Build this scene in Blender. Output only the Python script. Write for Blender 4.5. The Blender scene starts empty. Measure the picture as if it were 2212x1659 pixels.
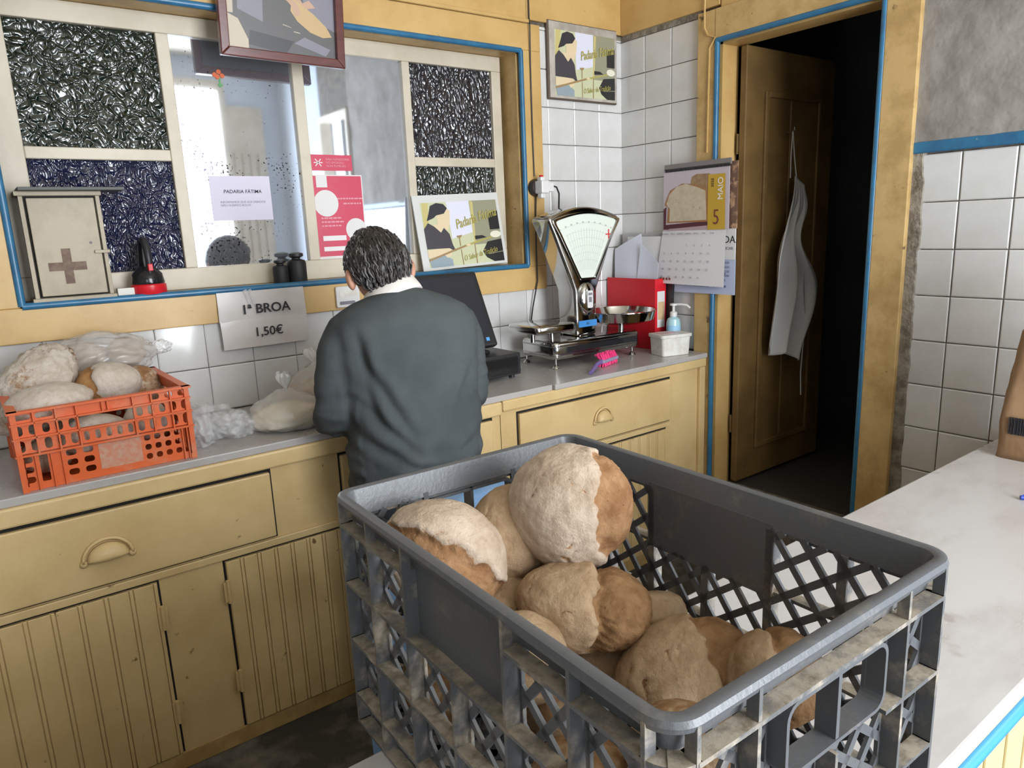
import bpy, bmesh, math, random
from mathutils import Vector, Matrix, Euler, noise
random.seed(7)
S = bpy.context.scene
COL = S.collection
PI = math.pi
# ------------------------------------------------------------------ camera
CAM_R = ((0.79710798, -0.60249394, -0.04024828), (-0.15979925, -0.14619955, -0.97626323), (0.5823084, 0.78461885, -0.21281491))
cd = bpy.data.cameras.new('camera'); cam = bpy.data.objects.new('camera', cd); COL.objects.link(cam)
rt, dn, fw = (Vector(r) for r in CAM_R)
cam.matrix_world = Matrix(((rt.x, -dn.x, -fw.x, -2.5523), (rt.y, -dn.y, -fw.y, -2.4983), (rt.z, -dn.z, -fw.z, 1.4494), (0, 0, 0, 1)))
cd.sensor_width = 36; cd.lens = 1548.93 / 2212 * 36; cd.clip_start = 0.02
S.camera = cam
# ------------------------------------------------------------------ daylight
w = bpy.data.worlds.new('daylight'); S.world = w; w.use_nodes = True
bg = w.node_tree.nodes['Background']; bg.inputs[0].default_value = (0.86, 0.93, 1.0, 1); bg.inputs[1].default_value = 3.0
def area(name, loc, rot, sx, sy, power, col):
    l = bpy.data.lights.new(name, 'AREA'); l.shape = 'RECTANGLE'; l.size = sx; l.size_y = sy; l.energy = power; l.color = col
    o = bpy.data.objects.new(name, l); COL.objects.link(o); o.location = loc; o.rotation_euler = rot
    return o
# daylight entering by the shop door and the side window behind the camera
area('door_daylight', (-1.30, -4.30, 1.50), (PI/2, 0, 0), 1.50, 2.5, 150, (0.90, 0.95, 1.0))
area('window_daylight', (0.16, -2.975, 1.85), (0, PI/2, 0), 1.1, 0.55, 14, (0.90, 0.95, 1.0))
area('added_front_fill', (-3.25, -4.30, 1.70), (PI/2, 0, 0), 1.0, 1.4, 6, (0.92, 0.96, 1.0))  # added fill light, not a window known to be there
S.view_settings.view_transform = 'Standard'; S.view_settings.look = 'None'
S.view_settings.gamma = 1; S.view_settings.use_curve_mapping = False
S.view_settings.exposure = -0.02
# ------------------------------------------------------------------ materials
def nd(t, typ, **kw):
    n = t.nodes.new(typ)
    for k, v in kw.items(): setattr(n, k, v)
    return n
def M(name, c, r=0.5, metal=0.0, c2=None, scale=8.0, lo=0.42, hi=0.62, bump=0.0, bscale=60.0, bdist=0.002, coat=0.0, alpha=1.0,
      stretch=(1, 1, 1), spots=None, trans=0.0, sss=0.0, rand=0.0, spec=0.5, emit=None, r2=None):
    m = bpy.data.materials.new(name); m.use_nodes = True; t = m.node_tree
    p = t.nodes['Principled BSDF']; L = t.links.new
    p.inputs['Roughness'].default_value = r; p.inputs['Metallic'].default_value = metal
    p.inputs['Base Color'].default_value = (*c, 1); p.inputs['Alpha'].default_value = alpha
    p.inputs['Coat Weight'].default_value = coat; p.inputs['Coat Roughness'].default_value = 0.15
    p.inputs['Transmission Weight'].default_value = trans; p.inputs['Specular IOR Level'].default_value = spec
    if sss: p.inputs['Subsurface Weight'].default_value = sss; p.inputs['Subsurface Radius'].default_value = (0.02, 0.012, 0.008)
    if emit: p.inputs['Emission Color'].default_value = (*emit[0], 1); p.inputs['Emission Strength'].default_value = emit[1]
    tc = nd(t, 'ShaderNodeTexCoord'); mp = nd(t, 'ShaderNodeMapping'); mp.inputs['Scale'].default_value = stretch
    L(tc.outputs['Object'], mp.inputs[0]); vec = mp.outputs[0]
    cur = None
    def rgb(cc):
        q = nd(t, 'ShaderNodeRGB'); q.outputs[0].default_value = (*cc, 1); return q.outputs[0]
    def ramp(val, a, b):
        q = nd(t, 'ShaderNodeMapRange'); q.inputs[1].default_value = a; q.inputs[2].default_value = b; L(val, q.inputs[0]); return q.outputs[0]
    def mix(f, a, b):
        q = nd(t, 'ShaderNodeMix', data_type='RGBA'); L(f, q.inputs[0]); L(a, q.inputs[6]); L(b, q.inputs[7]); return q.outputs[2]
    if c2:
        n = nd(t, 'ShaderNodeTexNoise'); n.inputs['Scale'].default_value = scale; n.inputs['Detail'].default_value = 7; n.inputs['Roughness'].default_value = 0.62
        L(vec, n.inputs[0]); f = ramp(n.outputs[0], lo, hi); cur = mix(f, rgb(c), rgb(c2))
        if r2 is not None:
            q = nd(t, 'ShaderNodeMapRange'); q.inputs[3].default_value = r; q.inputs[4].default_value = r2; L(f, q.inputs[0]); L(q.outputs[0], p.inputs['Roughness'])
    if spots:  # (colour, scale, threshold)
        n = nd(t, 'ShaderNodeTexNoise'); n.inputs['Scale'].default_value = spots[1]; n.inputs['Detail'].default_value = 3; L(tc.outputs['Object'], n.inputs[0])
        cur = mix(ramp(n.outputs[0], spots[2], spots[2] + 0.06), cur or rgb(c), rgb(spots[0]))
    if rand:
        oi = nd(t, 'ShaderNodeObjectInfo'); hs = nd(t, 'ShaderNodeHueSaturation')
        L(ramp(oi.outputs['Random'], 0, 1), hs.inputs['Value']); q = hs.inputs['Value'].links[0].from_node
        q.inputs[3].default_value = 1 - rand; q.inputs[4].default_value = 1 + rand * 0.4
        L(cur or rgb(c), hs.inputs['Color']); cur = hs.outputs[0]
    if cur: L(cur, p.inputs['Base Color'])
    if bump:
        n = nd(t, 'ShaderNodeTexNoise'); n.inputs['Scale'].default_value = bscale; n.inputs['Detail'].default_value = 4; L(vec, n.inputs[0])
        b = nd(t, 'ShaderNodeBump'); b.inputs['Strength'].default_value = bump; b.inputs['Distance'].default_value = bdist
        L(n.outputs[0], b.inputs['Height']); L(b.outputs[0], p.inputs['Normal'])
    return m
DARK = (0.012, 0.011, 0.010)
m_ochre = M('ochre_paint', (0.60, 0.395, 0.155), 0.38, c2=(0.51, 0.315, 0.11), scale=3.5, bump=0.25, bscale=35, spots=((0.12, 0.075, 0.03), 26, 0.73))
m_ochre_worn = M('ochre_worn_paint', (0.57, 0.385, 0.165), 0.42, c2=(0.43, 0.275, 0.105), scale=9, bump=0.5, bscale=45, spots=((0.14, 0.09, 0.04), 22, 0.70))
m_yellow = M('yellow_cabinet_paint', (0.68, 0.495, 0.240), 0.42, c2=(0.60, 0.42, 0.19), scale=4, bump=0.2, bscale=30, spots=((0.20, 0.11, 0.04), 26, 0.70))
m_yellow2 = M('pale_yellow_paint', (0.60, 0.485, 0.25), 0.45, c2=(0.55, 0.435, 0.215), scale=4, bump=0.15, bscale=30)
m_blue = M('blue_gloss_paint', (0.032, 0.16, 0.30), 0.28, c2=(0.028, 0.12, 0.235), scale=14, bump=0.2, bscale=50, spots=((0.30, 0.36, 0.38), 30, 0.74))
m_beige = M('beige_sash_paint', (0.60, 0.53, 0.42), 0.42, c2=(0.52, 0.455, 0.35), scale=5, bump=0.3, bscale=40)
m_tile = M('white_glazed_tile', (0.67, 0.66, 0.65), 0.10, c2=(0.62, 0.605, 0.58), scale=6, rand=0.10, coat=0.3, bump=0.05, bscale=9, spots=((0.36, 0.33, 0.28), 34, 0.765))
m_grout = M('dirty_grout', (0.10, 0.085, 0.07), 0.9, c2=(0.20, 0.17, 0.14), scale=20, bump=0.4)
m_mortar = M('rough_mortar', (0.30, 0.265, 0.215), 0.95, c2=(0.155, 0.13, 0.10), scale=22, bump=1.0, bscale=70, bdist=0.006)
m_plaster = M('grey_peeling_plaster', (0.30, 0.275, 0.25), 0.9, c2=(0.225, 0.205, 0.185), scale=5, bump=1.0, bscale=7, bdist=0.02)
m_floor = M('dark_stained_concrete', (0.045, 0.042, 0.036), 0.7, c2=(0.20, 0.18, 0.15), scale=4.5, lo=0.50, hi=0.70, bump=0.5, bscale=40, r2=0.85)
m_wallpaint = M('bluish_white_wall_paint', (0.58, 0.64, 0.74), 0.8, c2=(0.52, 0.58, 0.68), scale=2)
m_ceil = M('cream_ceiling_boards', (0.70, 0.64, 0.52), 0.7)
m_roomshade = M('room_shade_wall', (0.030, 0.026, 0.022), 0.9, c2=(0.018, 0.015, 0.013), scale=3)  # near-black wall colour stands in for the darkness of the unlit room
m_marble = M('grey_veined_marble', (0.56, 0.535, 0.525), 0.22, c2=(0.43, 0.39, 0.37), scale=2.6, lo=0.48, hi=0.72, stretch=(1, 2.2, 1), spots=((0.40, 0.36, 0.33), 9, 0.68), r2=0.32)
m_marble_old = M('stained_marble_top', (0.44, 0.415, 0.40), 0.25, c2=(0.34, 0.31, 0.29), scale=3.2, lo=0.45, hi=0.7, spots=((0.28, 0.25, 0.22), 12, 0.68), r2=0.4)
m_dark = M('gap_shade_black', DARK, 0.9)  # near-black colour, used for painted shade in gaps
m_doorwood = M('shade_brown_door_paint', (0.185, 0.108, 0.034), 0.5, c2=(0.13, 0.074, 0.024), scale=5, bump=0.3, bscale=30)  # shade of the backlit leaf is put into this darker brown
m_blackpl = M('black_plastic', (0.018, 0.018, 0.020), 0.42, bump=0.1, bscale=400)
m_blackgl = M('black_gloss_plastic', (0.012, 0.012, 0.014), 0.15)
m_white = M('white_plastic', (0.70, 0.69, 0.68), 0.35)
m_paper = M('white_paper', (0.70, 0.68, 0.67), 0.75, bump=0.15, bscale=14, bdist=0.004)
m_lilac = M('lilac_white_paper', (0.66, 0.62, 0.74), 0.7)
m_ink = M('black_ink', (0.02, 0.02, 0.025), 0.7)
m_greyink = M('grey_ink', (0.22, 0.20, 0.24), 0.7)
m_red = M('red_plastic', (0.62, 0.012, 0.022), 0.3)
m_redprint = M('red_print', (0.56, 0.05, 0.10), 0.35, bump=0.3, bscale=11, bdist=0.004, stretch=(1, 1, 3))
m_chrome = M('polished_steel', (0.56, 0.55, 0.53), 0.10, metal=1.0, c2=(0.47, 0.46, 0.44), scale=3, bump=0.03, bscale=6)
m_steel = M('brushed_steel', (0.40, 0.39, 0.38), 0.24, metal=1.0)
def flat(name, c, r=0.6): return M(name, c, r)
# ------------------------------------------------------------------ mesh builder
class MB:
    def __init__(s): s.v = []; s.f = []; s.mi = []; s.mats = []
    def m(s, mat):
        if mat not in s.mats: s.mats.append(mat)
        return s.mats.index(mat)
    def add(s, vs, fs, mat=None):
        o = len(s.v); s.v += [tuple(q) for q in vs]; k = s.m(mat) if mat else 0
        for f in fs: s.f.append([i + o for i in f]); s.mi.append(k)
        return s
    def box(s, x0, x1, y0, y1, z0, z1, mat=None):
        if x0 > x1: x0, x1 = x1, x0
        if y0 > y1: y0, y1 = y1, y0
        if z0 > z1: z0, z1 = z1, z0
        return s.add([(x0, y0, z0), (x1, y0, z0), (x1, y1, z0), (x0, y1, z0), (x0, y0, z1), (x1, y0, z1), (x1, y1, z1), (x0, y1, z1)],
              [(3, 2, 1, 0), (4, 5, 6, 7), (0, 1, 5, 4), (1, 2, 6, 5), (2, 3, 7, 6), (3, 0, 4, 7)], mat)
    def obox(s, c, ax, h, mat=None):
        c = Vector(c); X, Y, Z = (Vector(a) for a in ax)
        vs = [c + X * (i * h[0]) + Y * (j * h[1]) + Z * (k * h[2]) for k in (-1, 1) for i, j in ((-1, -1), (1, -1), (1, 1), (-1, 1))]
        return s.add(vs, [(3, 2, 1, 0), (4, 5, 6, 7), (0, 1, 5, 4), (1, 2, 6, 5), (2, 3, 7, 6), (3, 0, 4, 7)], mat)
    def prism(s, pts, fn, a, b, mat=None):
        n = len(pts); vs = [fn(u, v, a) for u, v in pts] + [fn(u, v, b) for u, v in pts]
        return s.add(vs, [tuple(reversed(range(n))), tuple(range(n, 2 * n))] + [(i, (i + 1) % n, n + (i + 1) % n, n + i) for i in range(n)], mat)
    def loops(s, loops, closed=False, caps=True, mat=None):
        n = len(loops[0]); vs = [p for l in loops for p in l]; fs = []; k = len(loops)
        for i in range(k if closed else k - 1):
            a, b = i * n, ((i + 1) % k) * n
            for j in range(n): fs.append((a + j, a + (j + 1) % n, b + (j + 1) % n, b + j))
        if caps and not closed: fs.append(tuple(reversed(range(n)))); fs.append(tuple(range((k - 1) * n, k * n)))
        return s.add(vs, fs, mat)
    def tube(s, path, r, n=8, closed=False, mat=None):
        path = [Vector(p) for p in path]; k = len(path); rr = r if isinstance(r, (list, tuple)) else [r] * k
        L = []; up = Vector((0.13, 0.21, 1)).normalized(); prev = None
        for i, p in enumerate(path):
            a = path[(i - 1) % k] if (closed or i > 0) else p; b = path[(i + 1) % k] if (closed or i < k - 1) else p
            t = (b - a).normalized() if (b - a).length > 1e-9 else Vector((0, 0, 1))
            e = prev if prev else t.cross(up)
            e = e - t * e.dot(t)
            if e.length < 1e-6: e = t.orthogonal()
            e.normalize(); g = t.cross(e); prev = e
            L.append([p + (e * math.cos(2 * PI * j / n) + g * math.sin(2 * PI * j / n)) * rr[i] for j in range(n)])
        return s.loops(L, closed, True, mat)
    def lathe(s, prof, c=(0, 0, 0), n=28, axis='z', mat=None, closed=False):
        c = Vector(c); L = []
        for r, h in prof:
            r = max(r, 1e-5)
            ring = []
            for j in range(n):
                a = 2 * PI * j / n; x, y = r * math.cos(a), r * math.sin(a)
                q = (x, y, h) if axis == 'z' else ((x, -h, y) if axis == 'y' else (h, x, y))
                ring.append(c + Vector(q))
            L.append(ring)
        return s.loops(L, closed, True, mat)
    def quad(s, a, b, c, d, mat=None): return s.add([a, b, c, d], [(0, 1, 2, 3)], mat)
    def build(s, name, mat=None, parent=None, smooth=False, bevel=0, bseg=2, sub=0, kind=None, label=None):
        me = bpy.data.meshes.new(name); me.from_pydata(s.v, [], s.f)
        for q in (s.mats or [mat]): me.materials.append(q)
        if s.mats: me.polygons.foreach_set('material_index', s.mi)
        bm = bmesh.new(); bm.from_mesh(me); bmesh.ops.recalc_face_normals(bm, faces=bm.faces); bm.to_mesh(me); bm.free()
        return link(name, me, parent, smooth, bevel, bseg, sub, kind, label)
def link(name, me, parent=None, smooth=False, bevel=0, bseg=2, sub=0, kind=None, label=None):
    o = bpy.data.objects.new(name, me); COL.objects.link(o)
    if parent: o.parent = parent
    if smooth:
        me.polygons.foreach_set('use_smooth', [True] * len(me.polygons))
    if bevel:
        b = o.modifiers.new('bevel', 'BEVEL'); b.width = bevel; b.segments = bseg; b.limit_method = 'ANGLE'; b.angle_limit = 0.6
        b.harden_normals = False
    if sub:
        q = o.modifiers.new('sub', 'SUBSURF'); q.levels = sub; q.render_levels = sub
    if smooth == 'angle':
        e = o.modifiers.new('split', 'EDGE_SPLIT'); e.split_angle = 0.65
    if kind: o['kind'] = kind
    if label: o['label'] = label
    return o
def tag(o, label, cat, group=None):
    o['label'] = label; o['category'] = cat
    if group: o['group'] = group
    return o
def thing(name, label, cat, loc=(0, 0, 0), rz=0.0, group=None, rot=None):
    o = bpy.data.objects.new(name, None); COL.objects.link(o); o.location = loc; o.rotation_euler = rot or (0, 0, rz); o.empty_display_size = 0.05
    return tag(o, label, cat, group)
def struct(name, loc=(0, 0, 0), rz=0.0):
    o = bpy.data.objects.new(name, None); COL.objects.link(o); o.location = loc; o.rotation_euler = (0, 0, rz); o['kind'] = 'structure'
    return o
def rrect(w, h, r, n=5, cx=0, cy=0):
    pts = []
    for (sx, sy, a0) in ((1, 1, 0), (-1, 1, PI / 2), (-1, -1, PI), (1, -1, 3 * PI / 2)):
        for i in range(n + 1):
            a = a0 + PI / 2 * i / n
            pts.append((cx + sx * (w / 2 - r) + r * math.cos(a), cy + sy * (h / 2 - r) + r * math.sin(a)))
    return pts
XY = lambda u, v, d: (u, v, d)
XZ = lambda u, v, d: (u, d, v)      # u along x, v up, d along y
YZ = lambda u, v, d: (d, u, v)      # u along y, v up, d along x
def text(body, size, mat, parent, mtx, name='lettering', align='CENTER', shear=0.0, bold=0.0, ext=0.0004, sx=1.0, space=1.0, line=1.0):
    c = bpy.data.curves.new(name, 'FONT'); c.body = body; c.size = size; c.align_x = align; c.align_y = 'CENTER'; c.shear = shear; c.offset = bold
    c.extrude = ext; c.space_character = space; c.space_line = line; c.resolution_u = 3
    o = bpy.data.objects.new(name, c); COL.objects.link(o)
    dg = bpy.context.evaluated_depsgraph_get(); dg.update()
    me = bpy.data.meshes.new_from_object(o.evaluated_get(dg)); bpy.data.objects.remove(o); bpy.data.curves.remove(c)
    if sx != 1.0:
        for v in me.vertices: v.co.x *= sx
    me.materials.clear(); me.materials.append(mat); me.name = name
    o = bpy.data.objects.new(name, me); COL.objects.link(o); o.parent = parent; o.matrix_local = mtx
    return o
# text frames: lettering readable from -y (back wall) / from -x (right wall)
def on_back(x, y, z, rot=0.0): return Matrix.Translation((x, y, z)) @ Matrix.Rotation(PI / 2, 4, 'X') @ Matrix.Rotation(rot, 4, 'Z')
def on_right(x, y, z, rot=0.0): return Matrix.Translation((x, y, z)) @ Matrix.Rotation(-PI / 2, 4, 'Z') @ Matrix.Rotation(PI / 2, 4, 'X') @ Matrix.Rotation(rot, 4, 'Z')
# ================================================================== room shell
fl = MB().box(-4.2, 0.0, -4.2, 0.0, -0.1, 0.0).build('floor', m_floor, kind='structure')
MB().box(-4.2, 0.2, -4.3, 0.3, 3.0, 3.1).build('ceiling', m_ceil, kind='structure')
MB().box(-4.3, -4.2, -4.2, 0.0, 0.0, 3.0).build('wall_left', M('dull_grey_wall_paint', (0.34, 0.32, 0.29), 0.8), kind='structure')
wf = MB().box(-4.2, -3.75, -4.25, -4.2, 0, 3).box(-3.75, -2.75, -4.25, -4.2, 0, 1.0).box(-3.75, -2.75, -4.25, -4.2, 2.4, 3).box(-2.75, -2.05, -4.25, -4.2, 0, 3)  # left opening is made up for the added fill light
wf.box(-2.05, -0.55, -4.25, -4.2, 2.75, 3).box(-0.55, 0.0, -4.25, -4.2, 0, 3).build('wall_front', m_wallpaint, kind='structure')
# open cream shutter leaves folded beside the shop door (seen in the mirror pane)
d2 = struct('door_2', (-0.5, -4.2, 0))
MB().box(0.0, 0.32, 0.02, 0.06, 0.02, 2.6).build('door_leaf', m_beige, d2)
for i in range(4): MB().box(0.03 + i * 0.07, 0.085 + i * 0.07, 0.06, 0.075, 0.9, 2.2).build('slat', m_beige, d2)
MB().box(-0.06, 0.0, 0.0, 0.08, 0, 2.8).box(-1.61, -1.55, 0.0, 0.08, 0, 2.8).box(-1.55, -0.06, 0.0, 0.08, 2.72, 2.8).build('door_frame', m_beige, d2)
# ---- back wall with window opening
wb = MB().box(-4.2, -2.44, 0, 0.2, 0, 3).box(-0.60, 0.1, 0, 0.2, 0, 3).box(-2.44, -0.60, 0, 0.2, 0, 1.285).box(-2.44, -0.60, 0, 0.2, 2.155, 3)
wb.box(-2.44, -0.60, 0.14, 0.2, 1.285, 2.155)
wall_back = wb.build('wall_back', m_grout, kind='structure')
MB().box(-4.2, -2.585, -0.006, 0, 1.19, 2.262).box(-4.2, -0.03, -0.006, 0, 2.752, 3.0).build('wall_paint', m_wallpaint, wall_back)
# ---- right wall with door opening
DY0, DY1, DZ = -0.555, -1.215, 2.14
wr = MB().box(0, 0.1, DY0, 0.0, 0, 3).box(0, 0.1, -2.70, DY1, 0, 3).box(0, 0.1, DY1, DY0, DZ, 3).box(0, 0.1, DY1, DY0, -0.1, 0.27)
wr.box(0, 0.1, -4.2, -3.25, 0, 3).box(0, 0.1, -3.25, -2.70, 0, 1.30).box(0, 0.1, -3.25, -2.70, 2.4, 3)
wall_right = wr.build('wall_right', m_grout, kind='structure')
# ---- tiles
T = 0.1505
def tile_mesh():
    mb = MB(); h = 0.0744; b = 0.0035; z1 = 0.0065
    L = [[(sx * h, 0.0, sz * h) for sx, sz in ((-1, -1), (1, -1), (1, 1), (-1, 1))],
         [(sx * h, -z1 + 0.002, sz * h) for sx, sz in ((-1, -1), (1, -1), (1, 1), (-1, 1))],
         [(sx * (h - b), -z1, sz * (h - b)) for sx, sz in ((-1, -1), (1, -1), (1, 1), (-1, 1))]]
    mb.loops(L)
    o = mb.build('tile', m_tile); me = o.data; bpy.data.objects.remove(o)
    return me
TM = tile_mesh(); rg = random.Random(3)
def tile(parent, x, y, z, rz=0.0, sx=1.0, sz=1.0):
    o = bpy.data.objects.new('tile', TM); COL.objects.link(o); o.parent = parent
    o.location = (x, y, z); o.scale = (sx, 1, sz)
    o.rotation_euler = (rg.uniform(-.006, .006), rg.uniform(-.006, .006), rz + rg.uniform(-.006, .006))
ZR = [1.643 - k * 0.152 for k in range(-5, 6)]          # horizontal joints
for r in range(2):                                       # under the window
    for i in range(27):
        z0, z1 = 1.187 - 0.152 * (r + 1), 1.187 - 0.152 * r
        tile(wall_back, -(i + 0.5) * T, 0, (z0 + z1) / 2)
for k in range(-5, 3):                                   # corner column beside the window
    z1 = 1.643 - k * 0.152; z0 = z1 - 0.152
    if z0 > 2.27: continue
    top = min(z1, 2.262); sz = (top - z0) / 0.152
    for i in range(3): tile(wall_back, -(i + 0.5) * T, 0, (z0 + top) / 2, sz=sz)
    if z0 > 1.18: tile(wall_back, -0.4515 - 0.02, 0, (z0 + top) / 2, sx=0.25, sz=sz)
for k in range(-4, 5):                                   # corner column on the right wall
    z1 = 1.643 - k * 0.152; z0 = z1 - 0.152
    if z1 > 2.27: continue
    for i in range(3): tile(wall_right, 0, -(i + 0.5) * 0.152, (z0 + z1) / 2, -PI / 2)
for k in range(0, 11):                                   # dado right of the door
    z1 = 1.6276 - k * 0.152; z0 = z1 - 0.152; sz = 1
    if z0 < 0: z0 = 0.0; sz = (z1 - z0) / 0.152
    tile(wall_right, 0, -1.4155, (z0 + z1) / 2, -PI / 2, sx=0.87, sz=sz)
    for i in range(8): tile(wall_right, 0, -1.4825 - (i + 0.5) * 0.152, (z0 + z1) / 2, -PI / 2, sz=sz)
MB().box(-0.014, 0, -2.70, -1.333, 1.632, 1.668).build('painted_band', m_blue, wall_right, bevel=0.004)
mo = MB()                                                # ragged mortar beside the door casing and above the corner tiles
L = []
for i in range(60):
    z = 0.3 + i * 0.0226; wdt = 0.012 + 0.010 * noise.noise((0, 0, z * 9)) + 0.006 * noise.noise((3, 0, z * 40)); y1 = -1.338 - max(0.012, 0.03 + wdt)
    L.append([(0.0, -1.30, z), (-0.009 - 0.003 * noise.noise((9, 0, z * 30)), -1.30, z), (-0.010, y1 + 0.01, z), (0.0, y1, z)])
mo.loops(L)
mo.box(-0.008, 0, -0.456, 0, 2.251, 2.275).box(-0.456, 0, -0.008, 0, 2.258, 2.275).build('mortar', m_mortar, wall_right)
pl = MB(); n1, n2 = 90, 70; vs = []; fs = []               # grey lumpy plaster over the dado
for i in range(n1 + 1):
    for j in range(n2 + 1):
        y = -1.325 - 1.37 * i / n1; z = 1.655 + 1.345 * j / n2
        q = noise.noise((y * 5, z * 5, 1.3)); e = noise.noise((y * 17, z * 17, 4.1))
        d = 0.010 + 0.004 * q + 0.0015 * e + (0.003 if noise.noise((y * 6, z * 7, 8.2)) > 0.12 else 0)
        vs.append((-d, y, z))
for i in range(n1):
    for j in range(n2):
        a = i * (n2 + 1) + j; fs.append((a, a + 1, a + n2 + 2, a + n2 + 1))
pl.add(vs, fs).build('plaster', m_plaster, wall_right, smooth=True)
MB().box(-0.004, 0, -4.2, -3.25, 0, 3).build('wall_paint', m_wallpaint, wall_right)
w2 = struct('window_2', (0, -2.975, 1.85))
MB().box(-0.03, 0.06, -0.275, -0.235, -0.55, 0.55).box(-0.03, 0.06, 0.235, 0.275, -0.55, 0.55).box(-0.03, 0.06, -0.235, 0.235, -0.55, -0.5).box(-0.03, 0.06, -0.235, 0.235, 0.5, 0.55).build('window_frame', m_beige, w2, bevel=0.003)
# ---- timber frieze boards under the ceiling
MB().box(-4.2, -0.565, -0.022, 0, 2.272, 2.75).box(-0.562, 0.0, -0.020, 0, 2.278, 2.75).box(-4.2, -0.56, -0.034, -0.02, 2.262, 2.276).build('trim_1', m_ochre, kind='structure', bevel=0.003)
MB().box(-0.022, 0, -0.56, -0.02, 2.274, 2.75).box(-0.020, 0, -1.34, -0.565, 2.262, 2.75).build('trim_2', m_ochre, kind='structure', bevel=0.003)
# ---- serving window
w1 = struct('window_1', (0, 0, 0))
WX0, WX1, WZ0, WZ1 = -2.44, -0.60, 1.285, 2.155
MB().box(WX0 - 0.14, -0.497, -0.022, 0, WZ1 + 0.004, 2.262).build('casing_board', m_ochre, w1, bevel=0.003)
MB().box(WX0 - 0.14, -0.497, -0.022, 0, 1.180, WZ0 - 0.004).build('casing_board', m_ochre, w1, bevel=0.003)
MB().box(-0.596, -0.497, -0.0215, 0, WZ0 - 0.004, WZ1 + 0.004).build('casing_board', m_ochre, w1, bevel=0.003)
MB().box(WX0 - 0.14, WX0 - 0.004, -0.0215, 0, WZ0 - 0.004, WZ1 + 0.004).build('casing_board', m_ochre, w1, bevel=0.003)
r = 0.0105
for a, b in (((WX0, -0.02, WZ1), (WX1, -0.02, WZ1)), ((WX0, -0.02, WZ0), (WX1, -0.02, WZ0)), ((WX1, -0.02, WZ0), (WX1, -0.02, WZ1)), ((WX0, -0.02, WZ0), (WX0, -0.02, WZ1))):
    MB().tube([a, b], r, 12).build('blue_bead', m_blue, w1, smooth='angle')
MB().box(WX1 - 0.012, WX1, 0, 0.14, WZ0, WZ1).build('jamb_lining', m_ochre_worn, w1)
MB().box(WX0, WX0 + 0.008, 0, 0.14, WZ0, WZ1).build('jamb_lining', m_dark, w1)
MB().box(WX0, WX1, 0, 0.14, WZ1 - 0.008, WZ1).build('head_lining', m_ochre_worn, w1)
MB().box(WX0, WX1, -0.012, 0.14, WZ0 - 0.012, WZ0 + 0.006).build('window_ledge', m_beige, w1, bevel=0.003)
SY0, SY1 = 0.082, 0.118
cx = [(-2.361, -1.965), (-1.927, -1.535), (-1.495, -1.099), (-1.066, -0.678)]
MB().box(-2.43, -0.632, SY0, SY1, 2.088, 2.146).build('sash_rail', m_beige, w1, bevel=0.003)
MB().box(-2.43, -0.632, SY0, SY1, 1.292, 1.362).build('sash_rail', m_beige, w1, bevel=0.003)
for a, b in ((-2.43, -2.361), (-1.965, -1.927), (-1.535, -1.495), (-1.099, -1.066), (-0.678, -0.632)):
    MB().box(a, b, SY0 + 0.001, SY1, 1.362, 2.088).build('sash_stile', m_beige, w1, bevel=0.003)
for a, b in (cx[0], cx[3]): MB().box(a, b, SY0 + 0.002, SY1, 1.703, 1.738).build('glazing_bar', m_beige, w1, bevel=0.003)
def obscure(name, c, scale, st=(1, 1, 1), strength=1.0):
    m = bpy.data.materials.new(name); m.use_nodes = True; t = m.node_tree; p = t.nodes['Principled BSDF']; L = t.links.new
    p.inputs['Base Color'].default_value = (*c, 1); p.inputs['Roughness'].default_value = 0.10; p.inputs['Specular IOR Level'].default_value = 1.0
    p.inputs['Coat Weight'].default_value = 1.0; p.inputs['Coat Roughness'].default_value = 0.04
    tc = nd(t, 'ShaderNodeTexCoord'); mp = nd(t, 'ShaderNodeMapping'); mp.inputs['Scale'].default_value = st; mp.inputs['Rotation'].default_value = (0, 0.5, 0)
    n = nd(t, 'ShaderNodeTexNoise'); n.inputs['Scale'].default_value = 14; n.inputs['Detail'].default_value = 2
    ad = nd(t, 'ShaderNodeMix', data_type='RGBA'); ad.inputs[0].default_value = 0.06
    v = nd(t, 'ShaderNodeTexVoronoi', feature='SMOOTH_F1'); v.inputs['Scale'].default_value = scale; v.inputs['Smoothness'].default_value = 0.22
    pw = nd(t, 'ShaderNodeMath', operation='POWER'); pw.inputs[1].default_value = 1.5
    b = nd(t, 'ShaderNodeBump'); b.inputs['Strength'].default_value = strength; b.inputs['Distance'].default_value = 0.0085; b.invert = True
    L(tc.outputs['Object'], mp.inputs[0]); L(mp.outputs[0], n.inputs[0]); L(mp.outputs[0], ad.inputs[6]); L(n.outputs[1], ad.inputs[7]); L(ad.outputs[2], v.inputs[0])
    L(v.outputs[0], pw.inputs[0]); L(pw.outputs[0], b.inputs['Height']); L(b.outputs[0], p.inputs['Normal']); L(b.outputs[0], p.inputs['Coat Normal'])
    return m
g_green = obscure('dark_green_hammered_glass', (0.006, 0.014, 0.009), 62)
g_blue = obscure('dark_blue_hammered_glass', (0.006, 0.010, 0.045), 78, (1.25, 1, 0.8))
g_navy = obscure('dark_navy_rippled_glass', (0.007, 0.008, 0.018), 66, (1.3, 1, 0.75))
g_teal = obscure('dark_teal_rippled_glass', (0.006, 0.014, 0.013), 66, (1.3, 1, 0.75))
def pane(ci, z0, z1, mat, label):
    MB().box(cx[ci][0] - 0.004, cx[ci][1] + 0.004, 0.100, 0.105, z0 - 0.004, z1 + 0.004).build('pane', mat, w1, label=label)
pane(0, 1.738, 2.088, g_green, 'dark green hammered glass pane'); pane(0, 1.362, 1.703, g_blue, 'dark blue hammered glass pane')
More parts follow.
